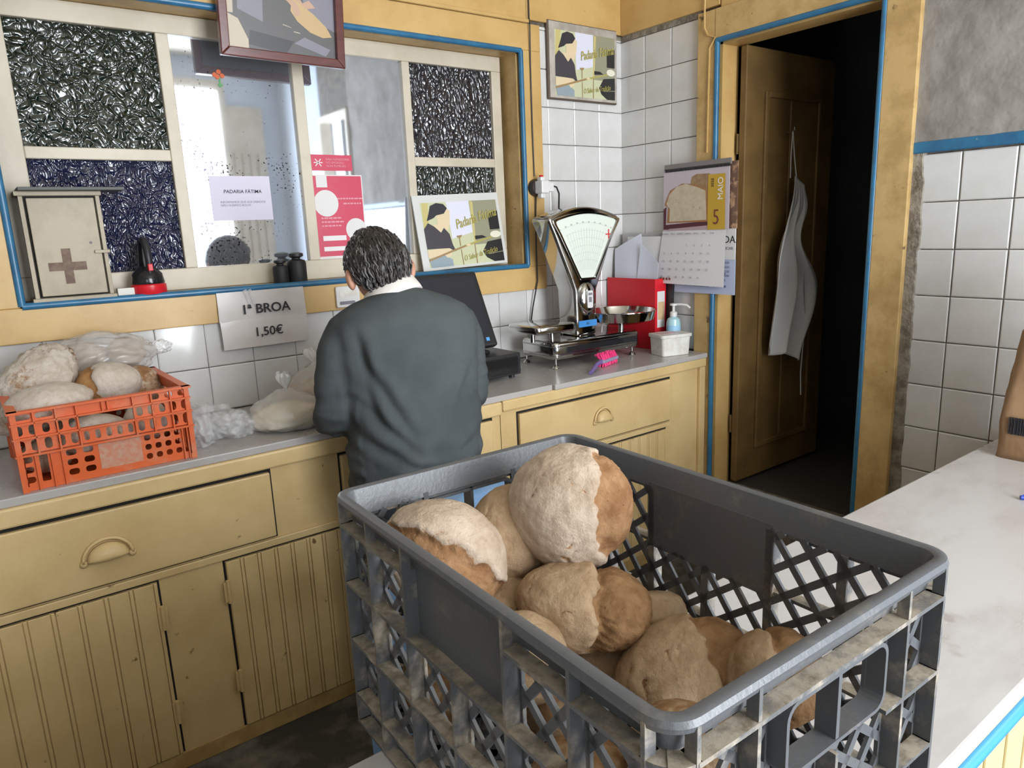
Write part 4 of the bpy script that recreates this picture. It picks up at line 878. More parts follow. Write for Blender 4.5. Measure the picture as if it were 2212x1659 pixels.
# ================================================================== front counter: paper sack, pen
m_kraft = M('brown_kraft_paper', (0.31, 0.185, 0.095), 0.75, c2=(0.25, 0.14, 0.07), scale=5, bump=0.7, bscale=9, bdist=0.012, stretch=(1, 1, 0.6))
sk = thing('flour_sack', 'tall brown paper flour sack with a barcode by the tiled wall', 'sack', (-0.228, -1.886, FZ - 0.0005), 0.0)
L = []
for i in range(34):
    t_ = i / 33; z = 0.56 * t_; q = 1.0 - 0.10 * sstep(0.1, 0.6, t_) - 0.52 * sstep(0.62, 0.80, t_) + 0.30 * sstep(0.83, 0.98, t_)
    ring = []
    for u, v in rrect(0.20 * q, 0.26 * (q * 0.8 + 0.2 * (1 - t_)), 0.03 * min(1, q), 5):
        k = 0.010 * noise.noise((u * 14, v * 14, z * 9)) + 0.006 * noise.noise((u * 30, v * 30, z * 22 + 3))
        ring.append((u * (1 + k * 6) - 0.01 * t_, v * (1 + k * 5), z + (0.012 * noise.noise((u * 20, v * 20, 1)) if i > 30 else 0)))
    L.append(ring)
MB().loops(L).build('paper', m_kraft, sk, smooth=True)
mk = MB(); xx = -0.060; rg = random.Random(11)
while xx < 0.075:
    wd = rg.choice((0.0012, 0.0022, 0.0035)); mk.box(-0.1085, -0.1030, -0.020 - xx + 0.055, -0.020 - xx + 0.055 - wd, 0.075, 0.122); xx += wd + rg.choice((0.0014, 0.0026))
mk.build('barcode', m_ink, sk)
pn = thing('pen', 'blue ballpoint pen lying on the marble at the right edge', 'pen', (-0.585, -1.985, FZ + 0.006), -0.9)
m_bluepl = M('blue_plastic', (0.01, 0.05, 0.40), 0.3)
MB().tube([(-0.06, 0, 0), (0.055, 0, 0)], 0.0045, 10).build('barrel', M('clear_blue_plastic', (0.10, 0.25, 0.55), 0.2), pn, smooth='angle'); MB().tube([(-0.075, 0, 0), (-0.02, 0, 0)], 0.0054, 10).box(-0.07, -0.03, -0.001, 0.001, 0.004, 0.008).build('cap', m_bluepl, pn, smooth='angle')
# ---- pale blue sack standing in the aisle behind the grey crate
m_bluesack = M('pale_blue_plastic_sack', (0.20, 0.42, 0.80), 0.35, c2=(0.30, 0.50, 0.84), scale=6, bump=0.8, bscale=9, bdist=0.02)
bsk = thing('plastic_sack', 'pale blue plastic sack standing on the floor behind the grey crate', 'sack', (-1.83, -1.38, 0.0))
L = []
for i in range(30):
    t_ = i / 29; z = 0.945 * t_; q = (0.86 + 0.16 * math.sin(t_ * PI)) * (1 - 0.55 * sstep(0.88, 1.0, t_)); ring = []
    for j in range(40):
        a = 2 * PI * j / 40; k = 1 + 0.10 * noise.noise((math.cos(a) * 1.6, math.sin(a) * 1.6, z * 4)) + 0.05 * abs(noise.noise((math.cos(a) * 4, math.sin(a) * 4, z * 7)))
        ring.append((0.23 * q * k * math.cos(a), 0.19 * q * k * math.sin(a), z + 0.02 * noise.noise((math.cos(a), math.sin(a), 3)) * t_))
    L.append(ring)
MB().loops(L).build('sack_body', m_bluesack, bsk, smooth=True)
# ================================================================== things on the window ledge
LZ = WZ0 + 0.0065
fa = thing('first_aid_cabinet', 'beige wooden first-aid box with a brown cross on the ledge', 'cabinet', (-2.303, 0.030, LZ), 0.0)
m_fa = M('dirty_beige_paint', (0.44, 0.37, 0.27), 0.5, c2=(0.36, 0.30, 0.215), scale=7, bump=0.3, bscale=30)
MB().box(-0.097, 0.097, -0.035, 0.045, 0.006, 0.308).build('box', m_fa, fa, bevel=0.002)
MB().box(-0.108, 0.108, -0.055, 0.047, 0.0, 0.012).build('base_board', m_fa, fa, bevel=0.002); MB().box(-0.110, 0.106, -0.055, 0.047, 0.300, 0.313).build('top_board', m_fa, fa, bevel=0.002)
MB().box(-0.088, 0.088, -0.0405, -0.034, 0.013, 0.299).build('painted_gap_shade', m_dark, fa)  # black sheet behind the door, painted-in shade of its gap
for sx in (-1, 1): MB().box(sx * 0.090, sx * 0.101, -0.047, -0.030, 0.012, 0.300).build('side_frame', m_fa, fa, bevel=0.001)
dd = MB().box(-0.083, 0.085, -0.050, -0.040, 0.017, 0.294).build('door', m_fa, fa, bevel=0.002)
m_cross = M('faded_brown_tape', (0.13, 0.075, 0.05), 0.6, c2=(0.20, 0.125, 0.085), scale=40, spots=((0.55, 0.50, 0.45), 60, 0.72))
MB().box(-0.056, 0.040, -0.0515, -0.050, 0.088, 0.112).box(-0.019, 0.004, -0.0515, -0.050, 0.050, 0.088).box(-0.019, 0.004, -0.0515, -0.050, 0.112, 0.151).build('cross', m_cross, dd)
MB().box(0.066, 0.106, -0.058, -0.050, 0.134, 0.143).build('latch', m_fa, fa, bevel=0.001)
MB().lathe([(0.004, 0.0), (0.003, 0.003)], (0.060, -0.050, 0.165), 8, 'y').build('screw', m_greyink, dd)
o = MB().box(-0.100, 0.165, -0.10, 0.03, 0.0, 0.009).build('clipboard', M('dark_grey_board', (0.07, 0.07, 0.065), 0.5), None, bevel=0.001); o.location = (-2.303, 0.045, LZ + 0.3135)
tag(o, 'thin dark board lying on top of the first-aid box', 'board')
ln = thing('lantern', 'black hand lantern with red base ring on the window ledge', 'lantern', (-2.098, 0.020, LZ), 0.1)
MB().lathe([(0.050, 0.0), (0.052, 0.003), (0.052, 0.028), (0.047, 0.032)], n=32).build('base_ring', m_red, ln, smooth='angle')
MB().lathe([(0.047, 0.030), (0.049, 0.036), (0.044, 0.062), (0.030, 0.078), (0.022, 0.085)], n=32).build('lamp_head', m_blackgl, ln, smooth='angle')
MB().prism([(-0.022, 0.075), (0.022, 0.075), (0.020, 0.13), (0.016, 0.158), (0.008, 0.170), (-0.006, 0.170), (-0.014, 0.150)], XZ, 0.012, 0.026).build('rear_grip', m_blackgl, ln, bevel=0.004)
MB().tube([(0, -0.030, 0.060), (0, -0.038, 0.10), (0, -0.034, 0.14), (0, -0.014, 0.166), (0, 0.012, 0.165)], [0.011, 0.010, 0.011, 0.011, 0.010], 14).build('handle', m_blackpl, ln, smooth='angle')
MB().box(-0.007, 0.007, -0.050, -0.036, 0.072, 0.094).build('switch', m_red, ln, bevel=0.002)
tag(MB().box(-2.190, -2.142, -0.004, 0.028, LZ, LZ + 0.024).build('carton', M('white_card', (0.72, 0.70, 0.66), 0.6), None, bevel=0.001), 'small white carton beside the red lantern base', 'box')
for i, (x, y, s, lab) in enumerate(((-1.672, 0.020, 0.86, 'smaller black iron weight on the ledge, left of its pair'), (-1.610, 0.028, 1.08, 'taller black iron weight on the ledge, right of its pair'))):
    t = thing('scale_weight', lab, 'weight', (x, y, LZ), 0, 'iron weights on the ledge')
    MB().lathe([(0.030 * s, 0.0), (0.031 * s, 0.004), (0.031 * s, 0.062 * s), (0.027 * s, 0.070 * s), (0.014 * s, 0.074 * s), (0.013 * s, 0.079 * s)], n=24).build('body', M('black_iron_%d' % i, (0.014, 0.014, 0.016), 0.55), t, smooth='angle')
    MB().lathe([(0.013 * s, 0.078 * s), (0.024 * s, 0.083 * s), (0.024 * s, 0.092 * s), (0.012 * s, 0.096 * s)], n=20).build('knob', m_blackpl, t, smooth='angle')
# ---- printed bakery posters: the same flat print, once on the ledge and once on the tiles
C_ = lambda n, c: flat('print_' + n, c, 0.35)
pr_bg = C_('pale_green', (0.56, 0.57, 0.37)); pr_wall = C_('pale_lilac', (0.70, 0.70, 0.82)); pr_yel = C_('straw', (0.56, 0.48, 0.20)); pr_stone = C_('stone', (0.30, 0.29, 0.20)); pr_dark = C_('oven_dark', (0.025, 0.024, 0.024))
pr_hair = C_('dark_hair', (0.035, 0.035, 0.045)); pr_shirt = C_('charcoal_shirt', (0.060, 0.055, 0.065)); pr_skin = C_('pale_skin', (0.72, 0.58, 0.38)); pr_jean = C_('grey_blue', (0.28, 0.34, 0.38)); pr_wood = C_('wood', (0.34, 0.22, 0.10)); pr_bread = C_('cream_bread', (0.78, 0.74, 0.60)); pr_gold = C_('gold', (0.42, 0.36, 0.10)); pr_card = C_('cream_card', (0.66, 0.63, 0.55))
def poster(label, mtx, w_, h_, card):
    t = thing('bakery_poster', label, 'poster'); t.matrix_world = mtx
    MB().box(0, w_, -0.001, 0.004, 0, h_).build('card', card, t)
    x0, x1, z0, z1 = 0.075 * w_, 0.965 * w_, 0.035 * h_, 0.90 * h_; lay = [0]; mb = MB()
    def P(mat, pts):
        lay[0] += 1; y = -0.0012 - 0.00012 * lay[0]
        mb.add([(x0 + (x1 - x0) * u, y, z0 + (z1 - z0) * v) for u, v in pts], [tuple(range(len(pts)))], mat)
    P(pr_bg, [(0, 0), (1, 0), (1, 1), (0, 1)]); P(pr_yel, [(0, 0.55), (0.06, 0.55), (0.10, 1), (0.02, 1)]); P(pr_wall, [(0.34, 0.42), (0.62, 0.50), (0.63, 1), (0.33, 1)])
    P(pr_stone, [(0.63, 0.30), (1, 0.30), (1, 1), (0.63, 1)]); P(pr_yel, [(0.62, 0.35), (0.645, 0.35), (0.68, 0.98), (0.64, 1.0)]); P(pr_dark, [(0.86, 0.52), (1, 0.52), (1, 0.82), (0.90, 0.80), (0.86, 0.72)])
    P(pr_dark, [(0.72, 0.18), (0.80, 0.33), (1, 0.36), (1, 0.0), (0.86, 0.0), (0.76, 0.08)]); P(pr_stone, [(0.80, 0.135), (1, 0.16), (1, 0.15), (0.80, 0.125)]); P(pr_dark, [(0.64, 0.38), (0.80, 0.40), (0.74, 0.44), (0.64, 0.44)])
    P(pr_skin, [(0.18, 0.62), (0.30, 0.56), (0.34, 0.68), (0.36, 0.86), (0.30, 0.93), (0.18, 0.84)]); P(pr_hair, [(0.05, 0.72), (0.14, 0.76), (0.18, 0.80), (0.28, 0.82), (0.33, 0.90), (0.29, 0.97), (0.20, 0.99), (0.12, 0.95), (0.09, 0.84)])
    P(pr_jean, [(0.02, 0), (0.30, 0), (0.30, 0.10), (0.20, 0.18), (0.0, 0.14)]); P(pr_skin, [(0.0, 0.27), (0.20, 0.30), (0.30, 0.27), (0.30, 0.17), (0.24, 0.13), (0.20, 0.19), (0.0, 0.15)])
    P(pr_shirt, [(0.0, 0.60), (0.06, 0.69), (0.20, 0.57), (0.24, 0.62), (0.31, 0.50), (0.33, 0.34), (0.36, 0.22), (0.28, 0.28), (0.0, 0.29)]); P(pr_skin, [(0.11, 0.66), (0.22, 0.66), (0.25, 0.60), (0.205, 0.53)])
    P(pr_wood, [(0.0, 0.10), (0.30, 0.21), (0.50, 0.28), (0.50, 0.31), (0.30, 0.24), (0.0, 0.13)]); P(pr_gold, [(0.50, 0.28), (0.90, 0.40), (0.90, 0.425), (0.50, 0.31)]); P(pr_skin, [(0.50, 0.30), (0.54, 0.28), (0.57, 0.31), (0.53, 0.335)])
    P(pr_bread, [(0.85 + 0.075 * (1 + math.cos(a)), 0.44 + 0.055 * math.sin(a)) for a in (2 * PI * i / 18 for i in range(18))])
    P(pr_wood, [(0.425, 0.30), (0.435, 0.30), (0.435, 0.46), (0.425, 0.46)]); P(pr_wood, [(0.39, 0.46), (0.47, 0.47), (0.45, 0.43), (0.41, 0.43)]); P(pr_wood, [(0.428, 0.0), (0.436, 0.0), (0.434, 0.24), (0.426, 0.24)]); P(pr_wood, [(0.612, 0.0), (0.622, 0.0), (0.625, 0.32), (0.617, 0.32)])
    mb.build('print', None, t)
    k = w_ / 0.40
    text('Padaria Fátima', 0.052 * k, pr_gold, t, on_back(0.585 * w_ + 0.04 * k, -0.0050, 0.655 * h_, 0.22), shear=0.35, sx=0.68, bold=0.0005)
    text('O Sabor da Tradição', 0.030 * k, pr_gold, t, on_back(0.68 * w_, -0.0050, 0.16 * h_, 0.16), shear=0.35, sx=0.66)
    return t
poster('bakery poster leaning on the window ledge behind the till', Matrix.Translation((-1.092, 0.028, LZ)) @ Matrix.Rotation(-0.03, 4, 'Y') @ Matrix.Rotation(math.radians(-9), 4, 'X'), 0.418, 0.300, M('white_card_2', (0.62, 0.62, 0.60), 0.5))
pz = thing('poster_board', 'brown-edged board under the bakery poster on the tiled corner', 'board')
pz.matrix_world = Matrix.Translation((-0.452, -0.0125, 1.985)) @ Matrix.Rotation(0.0, 4, 'Y')
MB().box(-0.006, 0.402, -0.010, 0.004, -0.006, 0.308).build('board', M('brown_hardboard', (0.11, 0.075, 0.055), 0.6), pz, bevel=0.004)
poster('bakery poster hung on the white tiles above the scale', Matrix.Translation((-0.452, -0.0270, 1.985)), 0.396, 0.302, M('dusty_card', (0.50, 0.46, 0.40), 0.55, c2=(0.34, 0.30, 0.26), scale=9))
# ---- framed picture over the window
pf = thing('framed_picture', 'dark red framed picture of hands and bread over the window', 'picture', (-1.607, -0.052, 2.008), 0, rot=(math.radians(4), 0.015, 0))
m_maho = M('mahogany_varnish', (0.125, 0.028, 0.022), 0.28, c2=(0.085, 0.018, 0.015), scale=10, stretch=(1, 1, 6), coat=0.3)
fw_, fh = 0.206, 0.34
for pts in ([(-fw_, 0), (fw_, 0), (fw_ - 0.028, 0.028), (-fw_ + 0.028, 0.028)], [(-fw_, fh), (fw_, fh), (fw_ - 0.028, fh - 0.028), (-fw_ + 0.028, fh - 0.028)],
            [(-fw_, 0), (-fw_ + 0.028, 0.028), (-fw_ + 0.028, fh - 0.028), (-fw_, fh)], [(fw_, 0), (fw_ - 0.028, 0.028), (fw_ - 0.028, fh - 0.028), (fw_, fh)]):
    MB().prism(pts, XZ, -0.014, 0.012).build('frame_bar', m_maho, pf, bevel=0.003)
mb = MB(); lay = [0]
def PP(mat, pts):
    lay[0] += 1; mb.add([(-0.178 + 0.356 * u, 0.004 - 0.0001 * lay[0], 0.028 + 0.284 * v) for u, v in pts], [tuple(range(len(pts)))], mat)
c_grey = C_('picture_grey', (0.11, 0.105, 0.105)); c_lg = C_('picture_lilac', (0.22, 0.21, 0.25)); c_tan = C_('picture_tan', (0.52, 0.36, 0.18)); c_hand = C_('picture_hand', (0.50, 0.32, 0.22)); c_dk = C_('picture_dark', (0.055, 0.052, 0.06)); c_cream = C_('picture_cream', (0.50, 0.42, 0.32))
PP(c_grey, [(0, 0), (1, 0), (1, 1), (0, 1)]); PP(c_lg, [(0.70, 0.45), (1, 0.30), (1, 1), (0.72, 1)]); PP(c_cream, [(0, 0), (0.18, 0), (0.18, 0.10), (0.10, 0.30), (0.0, 0.35)]); PP(c_cream, [(0, 0.35), (0.06, 0.35), (0.08, 1), (0, 1)])
PP(c_lg, [(0.10, 0.4), (0.32, 0.3), (0.34, 0.85), (0.12, 0.9)]); PP(c_dk, [(0.18, 0.05), (0.52, 0.0), (0.60, 0.14), (0.20, 0.20)]); PP(c_dk, [(0.40, 0.72), (0.72, 0.62), (0.68, 1), (0.42, 1)])
PP(c_hand, [(0.34, 0.62), (0.38, 0.78), (0.42, 0.70), (0.56, 0.66), (0.62, 0.68), (0.70, 0.56), (0.76, 0.60), (0.82, 0.53), (0.72, 0.50), (0.62, 0.48), (0.55, 0.56), (0.40, 0.60)])
PP(c_tan, [(0.60, 0.60), (0.66, 0.56), (0.80, 0.46), (0.92, 0.34), (0.97, 0.24), (0.88, 0.22), (0.76, 0.26), (0.64, 0.36), (0.58, 0.46)]); PP(c_hand, [(0.58, 0.58), (0.64, 0.56), (0.68, 0.44), (0.62, 0.40)])
PP(c_lg, [(0.60, 0.12), (0.90, 0.02), (0.95, 0.10), (0.70, 0.20)]); PP(c_cream, [(0.50, 0.30), (0.58, 0.28), (0.58, 0.285), (0.50, 0.31)]); PP(c_cream, [(0.60, 0.24), (0.66, 0.23), (0.66, 0.24), (0.60, 0.25)])
mb.build('picture_print', None, pf)
# ---- papers on the panes
nt = thing('notice', 'lilac-white printed notice taped on the worn mirror pane', 'notice', (-1.752, 0.0985, 1.586))
MB().box(-0.102, 0.102, -0.0006, 0.0006, -0.074, 0.074).build('paper', m_lilac, nt)
text('PADARIA FÀTIMA', 0.0165, m_ink, nt, on_back(0.005, -0.0008, 0.022), bold=0.00015, shear=0.1)
text('INFORMAMOS QUE AOS SÁBADOS\nNÃO FAZEMOS BOLOS', 0.0098, m_greyink, nt, on_back(-0.073, -0.0008, -0.018), align='LEFT', line=1.1)
rs = thing('no_smoking_sticker', 'red no-smoking sticker on the hazy mirror pane', 'sticker', (-1.412, 0.0985, 1.710))
MB().box(-0.081, 0.081, -0.0006, 0.0006, -0.028, 0.028).build('label', m_redprint, rs)
m_wp = flat('white_print', (0.75, 0.72, 0.72)); m_pinkp = flat('pink_print', (0.66, 0.30, 0.36))
mb = MB()
for a in (0.85, -0.85, 0.0): mb.obox((-0.052, -0.0010, 0.0), ((math.cos(a), 0, math.sin(a)), (0, 1, 0), (-math.sin(a), 0, math.cos(a))), (0.017, 0.0002, 0.0016))
mb.build('cigarette_icon', m_wp, rs)
text('NÃO FUMADORES\nNO SMOKING\nNON FUMEURS', 0.0112, m_pinkp, rs, on_back(-0.022, -0.0008, 0.0), align='LEFT', line=1.05)
rp = thing('red_poster', 'red information poster with white circles on the hazy mirror pane', 'poster', (-1.402, 0.0975, 1.517))
MB().box(-0.105, 0.105, -0.0006, 0.0006, -0.156, 0.150).build('white_edge', m_paper, rp); MB().box(-0.101, 0.101, -0.0012, -0.0006, -0.145, 0.146).build('red_sheet', m_redprint, rp)
mb = MB()
for (cx_, cz_, r_) in ((-0.046, 0.048, 0.048), (0.066, -0.050, 0.042)): mb.lathe([(r_, 0.0), (r_, 0.0004)], (cx_, -0.0013, cz_), 32, 'y')
mb.box(-0.078, -0.036, -0.0017, -0.0013, 0.105, 0.146).build('white_circle', m_paper, rp)
MB().box(-0.070, 0.022, -0.0017, -0.0013, -0.088, -0.070).box(-0.070, 0.022, -0.0017, -0.0013, -0.126, -0.110).build('text_field', m_wp, rp)
mb = MB(); rg = random.Random(4)
for z, a, b in ((0.062, 0.0, 0.09), (0.044, 0.022, 0.09), (-0.008, -0.07, 0.01), (-0.022, -0.07, 0.015), (-0.036, -0.07, 0.0)):
    xx = a
    while xx < b: l = rg.uniform(0.006, 0.016); mb.box(xx, xx + l, -0.0016, -0.0012, z, z + 0.005); xx += l + 0.003
mb.build('text_lines', m_pinkp, rp)
fs_ = thing('flower_sticker', 'tiny orange flower sticker under the framed picture', 'sticker', (-1.780, 0.0988, 1.978))
for i, (dx, dz) in enumerate(((0, 0.014), (-0.014, 0.004), (0.010, 0.002), (-0.006, -0.002))): MB().lathe([(0.008, 0.0), (0.008, 0.0005)], (dx, -0.0003 * i, dz), 7, 'y').build('petal', flat('orange_petal_%d' % i, (0.62, 0.13, 0.04)), fs_)
MB().box(-0.002, 0.003, -0.0008, 0, -0.034, -0.004).box(-0.006, 0.008, -0.0010, 0, -0.030, -0.024).build('stem', flat('green_stem', (0.10, 0.35, 0.12)), fs_)
# ---- price sign
sg = thing('price_sign', 'white paper price sign for corn bread taped below the window', 'sign', (-1.762, -0.031, 1.180))
m_sgn = M('grubby_white_paper', (0.62, 0.58, 0.56), 0.5, c2=(0.56, 0.51, 0.48), scale=6, bump=0.3, bscale=9, bdist=0.004, coat=0.25)
s1 = sheet('upper_sheet', sg, [(-0.150, 0, 0.0), (0.148, 0, 0.0), (0.146, 0.003, 0.098), (-0.148, 0.003, 0.098)], m_sgn, 0.004)
s2 = sheet('lower_sheet', sg, [(-0.146, -0.002, -0.092), (0.146, -0.002, -0.090), (0.148, 0.001, 0.004), (-0.148, 0.001, 0.004)], m_sgn, 0.007)
text('1ª BROA', 0.044, m_ink, sg, on_back(0.005, -0.012, 0.036), bold=0.0007, sx=1.02)
text('1,50€', 0.042, m_ink, sg, on_back(0.005, -0.016, -0.042), bold=0.0005, sx=1.0)
for x in (-0.05, -0.035): MB().obox((x, -0.007, 0.075), ((1, 0, 0.3), (0, 1, 0), (-0.3, 0, 1)), (0.006, 0.0003, 0.028)).build('tape', m_poly, sg)
# ---- wall sockets
sw = thing('wall_socket', 'chipped white double socket on the casing behind the man', 'socket', (-1.452, -0.023, 1.228))
MB().prism(rrect(0.092, 0.076, 0.006, 3), XZ, -0.012, 0.0).build('plate', m_white, sw, bevel=0.002); MB().prism(rrect(0.07, 0.022, 0.004, 3, 0, 0.012), XZ, -0.0135, -0.012).build('rocker', m_tub, sw); MB().prism(rrect(0.06, 0.012, 0.004, 3, -0.005, -0.022), XZ, -0.0135, -0.012).build('label', m_greyink, sw)
so = thing('wall_socket', 'round dark socket with white multi-way adapter by the poster', 'socket', (-0.552, -0.023, 1.612))
MB().lathe([(0.036, 0.0), (0.036, 0.014), (0.030, 0.026), (0.0, 0.028)], (0, 0, 0), 28, 'y').build('socket_base', M('dark_bakelite', (0.035, 0.028, 0.024), 0.4), so, smooth='angle')
MB().box(-0.020, 0.022, -0.075, -0.026, -0.026, 0.026).box(-0.012, 0.012, -0.060, -0.032, -0.046, 0.042).box(0.022, 0.055, -0.066, -0.034, -0.020, 0.020).build('adapter', m_white, so, bevel=0.005)
MB().box(-0.006, 0.006, -0.052, -0.040, 0.042, 0.049).build('red_light', m_red, so)
tag(MB().tube([(-0.497, -0.072, 1.618), (-0.47, -0.072, 1.612), (-0.455, -0.07, 1.585), (-0.450, -0.06, 1.52), (-0.450, -0.05, 1.35), (-0.450, -0.05, 1.10), (-0.450, -0.06, CZ + 0.003)], 0.0038, 8).build('power_cord', m_blackpl, None, smooth='angle'), 'black power cord from the white adapter down behind the scale', 'cord')
tag(MB().tube([(-0.553, -0.032, 1.575), (-0.556, -0.030, 1.50), (-0.562, -0.034, 1.35), (-0.560, -0.034, 1.22), (-0.585, -0.024, 1.10), (-0.60, -0.018, 1.0), (-0.60, -0.018, CZ + 0.003)], 0.0032, 8).build('power_cord', m_blackpl, None, smooth='angle'), 'black cord hanging from the dark round socket to the counter', 'cord')
# ---- calendars on the door casing
c2_ = thing('wall_calendar', 'pale blue grid wall calendar half hidden behind the bread calendar', 'calendar', (-0.031, -0.50, 1.14))
m_calb = M('pale_blue_calendar_paper', (0.48, 0.53, 0.70), 0.6)
MB().box(-0.004, 0.0, -0.172, 0.145, 0.0, 0.145).build('sheet', m_calb, c2_); MB().box(-0.006, -0.001, -0.172, -0.05, 0.145, 0.27).build('white_block', m_paper, c2_); MB().box(-0.0058, -0.001, -0.176, -0.02, 0.27, 0.535).build('photo', M('brown_bread_photo', (0.16, 0.09, 0.06), 0.5, c2=(0.50, 0.30, 0.18), scale=30, lo=0.5, hi=0.6), c2_)
text('DA.', 0.042, m_ink, c2_, on_right(-0.0066, -0.148, 0.225)); text('UCAR', 0.017, m_greyink, c2_, on_right(-0.0066, -0.140, 0.190))
for r_ in range(3): text(('9 10 11 12 13      16 17 18 19', '1 14 15 16 17      20 21 22 23', '18 19 20 21 22      27 28 29 30')[r_], 0.0135, flat('blue_grey_ink_%d' % r_, (0.10, 0.10, 0.22)), c2_, on_right(-0.0045, -0.045, 0.085 - r_ * 0.026))
for r_ in range(4): text(('7 8 9 10', '14 15 16', '21 22 23', '28 29 30')[r_], 0.0125, m_greyink, c2_, on_right(-0.0068, -0.125, 0.132 - r_ * 0.018))
ck = thing('wall_calendar', 'May calendar with a sliced bread photo hanging on the door casing', 'calendar', (-0.046, -0.468, 1.172))
m_calp = M('calendar_paper', (0.70, 0.67, 0.68), 0.45)
cal = sheet('page', ck, [(-0.022, 0.190, 0.008), (-0.010, -0.166, 0.0), (0.0, -0.164, 0.236), (0.0, 0.172, 0.240)], m_calp, 0.004)
up = MB().box(-0.003, 0.0, -0.178, 0.166, 0.236, 0.498).build('photo_page', M('calendar_photo_pink', (0.52, 0.45, 0.49), 0.4), ck)
MB().box(-0.005, 0.003, -0.184, 0.160, 0.492, 0.516).build('binding', M('grey_binding', (0.20, 0.18, 0.18), 0.5), ck)
mb = MB()
for i in range(44): mb.box(-0.0065, -0.001, -0.180 + i * 0.0077, -0.180 + i * 0.0077 + 0.004, 0.484, 0.497)
mb.build('wire_comb', m_blackpl, ck)
def CP(mat, pts, k, nm):
    MB().prism([(0.166 - 0.344 * u, 0.236 + 0.258 * v) for u, v in pts], YZ, -0.0034 - 0.0005 * k, -0.003 - 0.0005 * k).build(nm, mat, ck)
CP(flat('print_burgundy', (0.09, 0.02, 0.03)), [(0.0, 0.02), (0.70, 0.02), (0.70, 0.14), (0.04, 0.10), (0.05, 0.40), (0.0, 0.36)], 0, 'tray_print'); CP(flat('print_mauve', (0.42, 0.30, 0.32)), [(0.04, 0), (0.70, 0), (0.70, 0.07), (0.10, 0.03)], 1, 'table_print')
CP(M('print_seed_bread', (0.27, 0.16, 0.08), 0.5, c2=(0.36, 0.23, 0.12), scale=60), [(0.43, 0.72), (0.45, 0.85), (0.52, 0.89), (0.72, 0.88), (0.72, 0.5), (0.5, 0.5)], 1, 'rear_slice_print')
CP(flat('print_crust', (0.35, 0.16, 0.06)), [(0.02, 0.42), (0.05, 0.52), (0.11, 0.66), (0.30, 0.76), (0.45, 0.74), (0.60, 0.68), (0.70, 0.62), (0.70, 0.13), (0.06, 0.13), (0.08, 0.40)], 2, 'crust_print')
CP(M('print_crumb', (0.56, 0.48, 0.36), 0.5, c2=(0.50, 0.41, 0.29), scale=40, spots=((0.22, 0.15, 0.08), 110, 0.68)), [(0.05, 0.44), (0.10, 0.60), (0.22, 0.72), (0.36, 0.75), (0.52, 0.69), (0.66, 0.62), (0.68, 0.16), (0.10, 0.15), (0.11, 0.36)], 3, 'crumb_print')
CP(flat('print_mustard', (0.52, 0.32, 0.03)), [(0.70, 0.0), (0.955, 0.0), (0.945, 0.86), (0.70, 0.86)], 4, 'month_band')
text('MAIO', 0.036, m_wp, ck, on_right(-0.0062, -0.138, 0.400, PI / 2), sx=1.0); text('2025', 0.018, m_ink, ck, on_right(-0.0062, -0.098, 0.425, PI / 2)); text('5', 0.088, flat('print_maroon', (0.16, 0.04, 0.03)), ck, on_right(-0.0062, -0.118, 0.284), bold=-0.0006, sx=0.8)
mdays = (('1', 3, 0), ('2', 4, 0), ('3', 5, 0), ('4', 6, 0)) + tuple((str(5 + i), i % 7, 1 + i // 7) for i in range(27))
cf = lambda c, r_: (-0.0250 + 0.0215 * ((0.205 - 0.035 * r_) / 0.24) * 0.8, 0.148 - c * 0.040 + 0.010 * (r_ / 4), 0.172 - r_ * 0.034)
for s_, c, r_ in mdays:
    x, y, z = cf(c, r_); text(s_, 0.0125, m_greyink, ck, on_right(x - 0.002, y, z), name='day_number', ext=0.0002)
for i, s_ in enumerate(('SEGUNDA', 'TERÇA', 'QUARTA', 'QUINTA', 'SEXTA', 'SÁB', 'DOM')): text(s_, 0.0085, m_greyink, ck, on_right(-0.012, 0.148 - i * 0.042, 0.222), name='weekday')
mb = MB()
for i in range(4): mb.lathe([(0.006, 0.0), (0.006, 0.0005)], (-0.0275, 0.160 - i * 0.017, 0.028), 10, 'x')
mb.build('logo_dots', flat('maroon_dot', (0.22, 0.06, 0.05)), ck)
# ---- apron on the open door
ap = thing('apron', 'limp white apron hanging from a hook on the open door', 'apron', (0.345, -0.655, 1.80))
m_apron = M('white_cotton', (0.52, 0.51, 0.50), 0.85, bump=0.2, bscale=200)
MB().tube([(0.0, 0.018, 0.0), (0, -0.012, -0.002), (0, -0.024, 0.006), (0, -0.022, 0.018)], 0.003, 8).build('hook', m_steel, ap)
MB().tube([(0.0, -0.015, 0.004), (-0.012, -0.018, -0.10), (-0.016, -0.022, -0.19)], 0.0026, 6).tube([(0.0, -0.015, 0.004), (0.014, -0.018, -0.10), (0.030, -0.022, -0.19)], 0.0026, 6).build('neck_strap', m_apron, ap)
vs = []; fs = []; NU, NV = 44, 60
for j in range(NV + 1):
    v = j / NV
    wl = -0.016 - 0.130 * sstep(0.05, 0.55, v) - 0.02 * v; wr_ = 0.058 + 0.03 * sstep(0.0, 0.12, v) - 0.05 * sstep(0.12, 0.30, v) + 0.17 * sstep(0.30, 0.62, v) - 0.12 * sstep(0.66, 1.0, v)
    for i in range(NU + 1):
        u = i / NU; x = wl + (wr_ - wl) * u
        ln_ = 0.80 - 0.10 * abs(u - 0.62) * 2 + 0.05 * math.sin(u * 9)
        y = -0.045 - 0.028 * math.sin(u * 15 + 2.2 * v) * sstep(0.06, 0.5, v) - 0.012 * math.sin(u * 31 + 4 * v) * v
        vs.append((x, y, -0.185 - ln_ * v - 0.035 * u * (1 - v)))
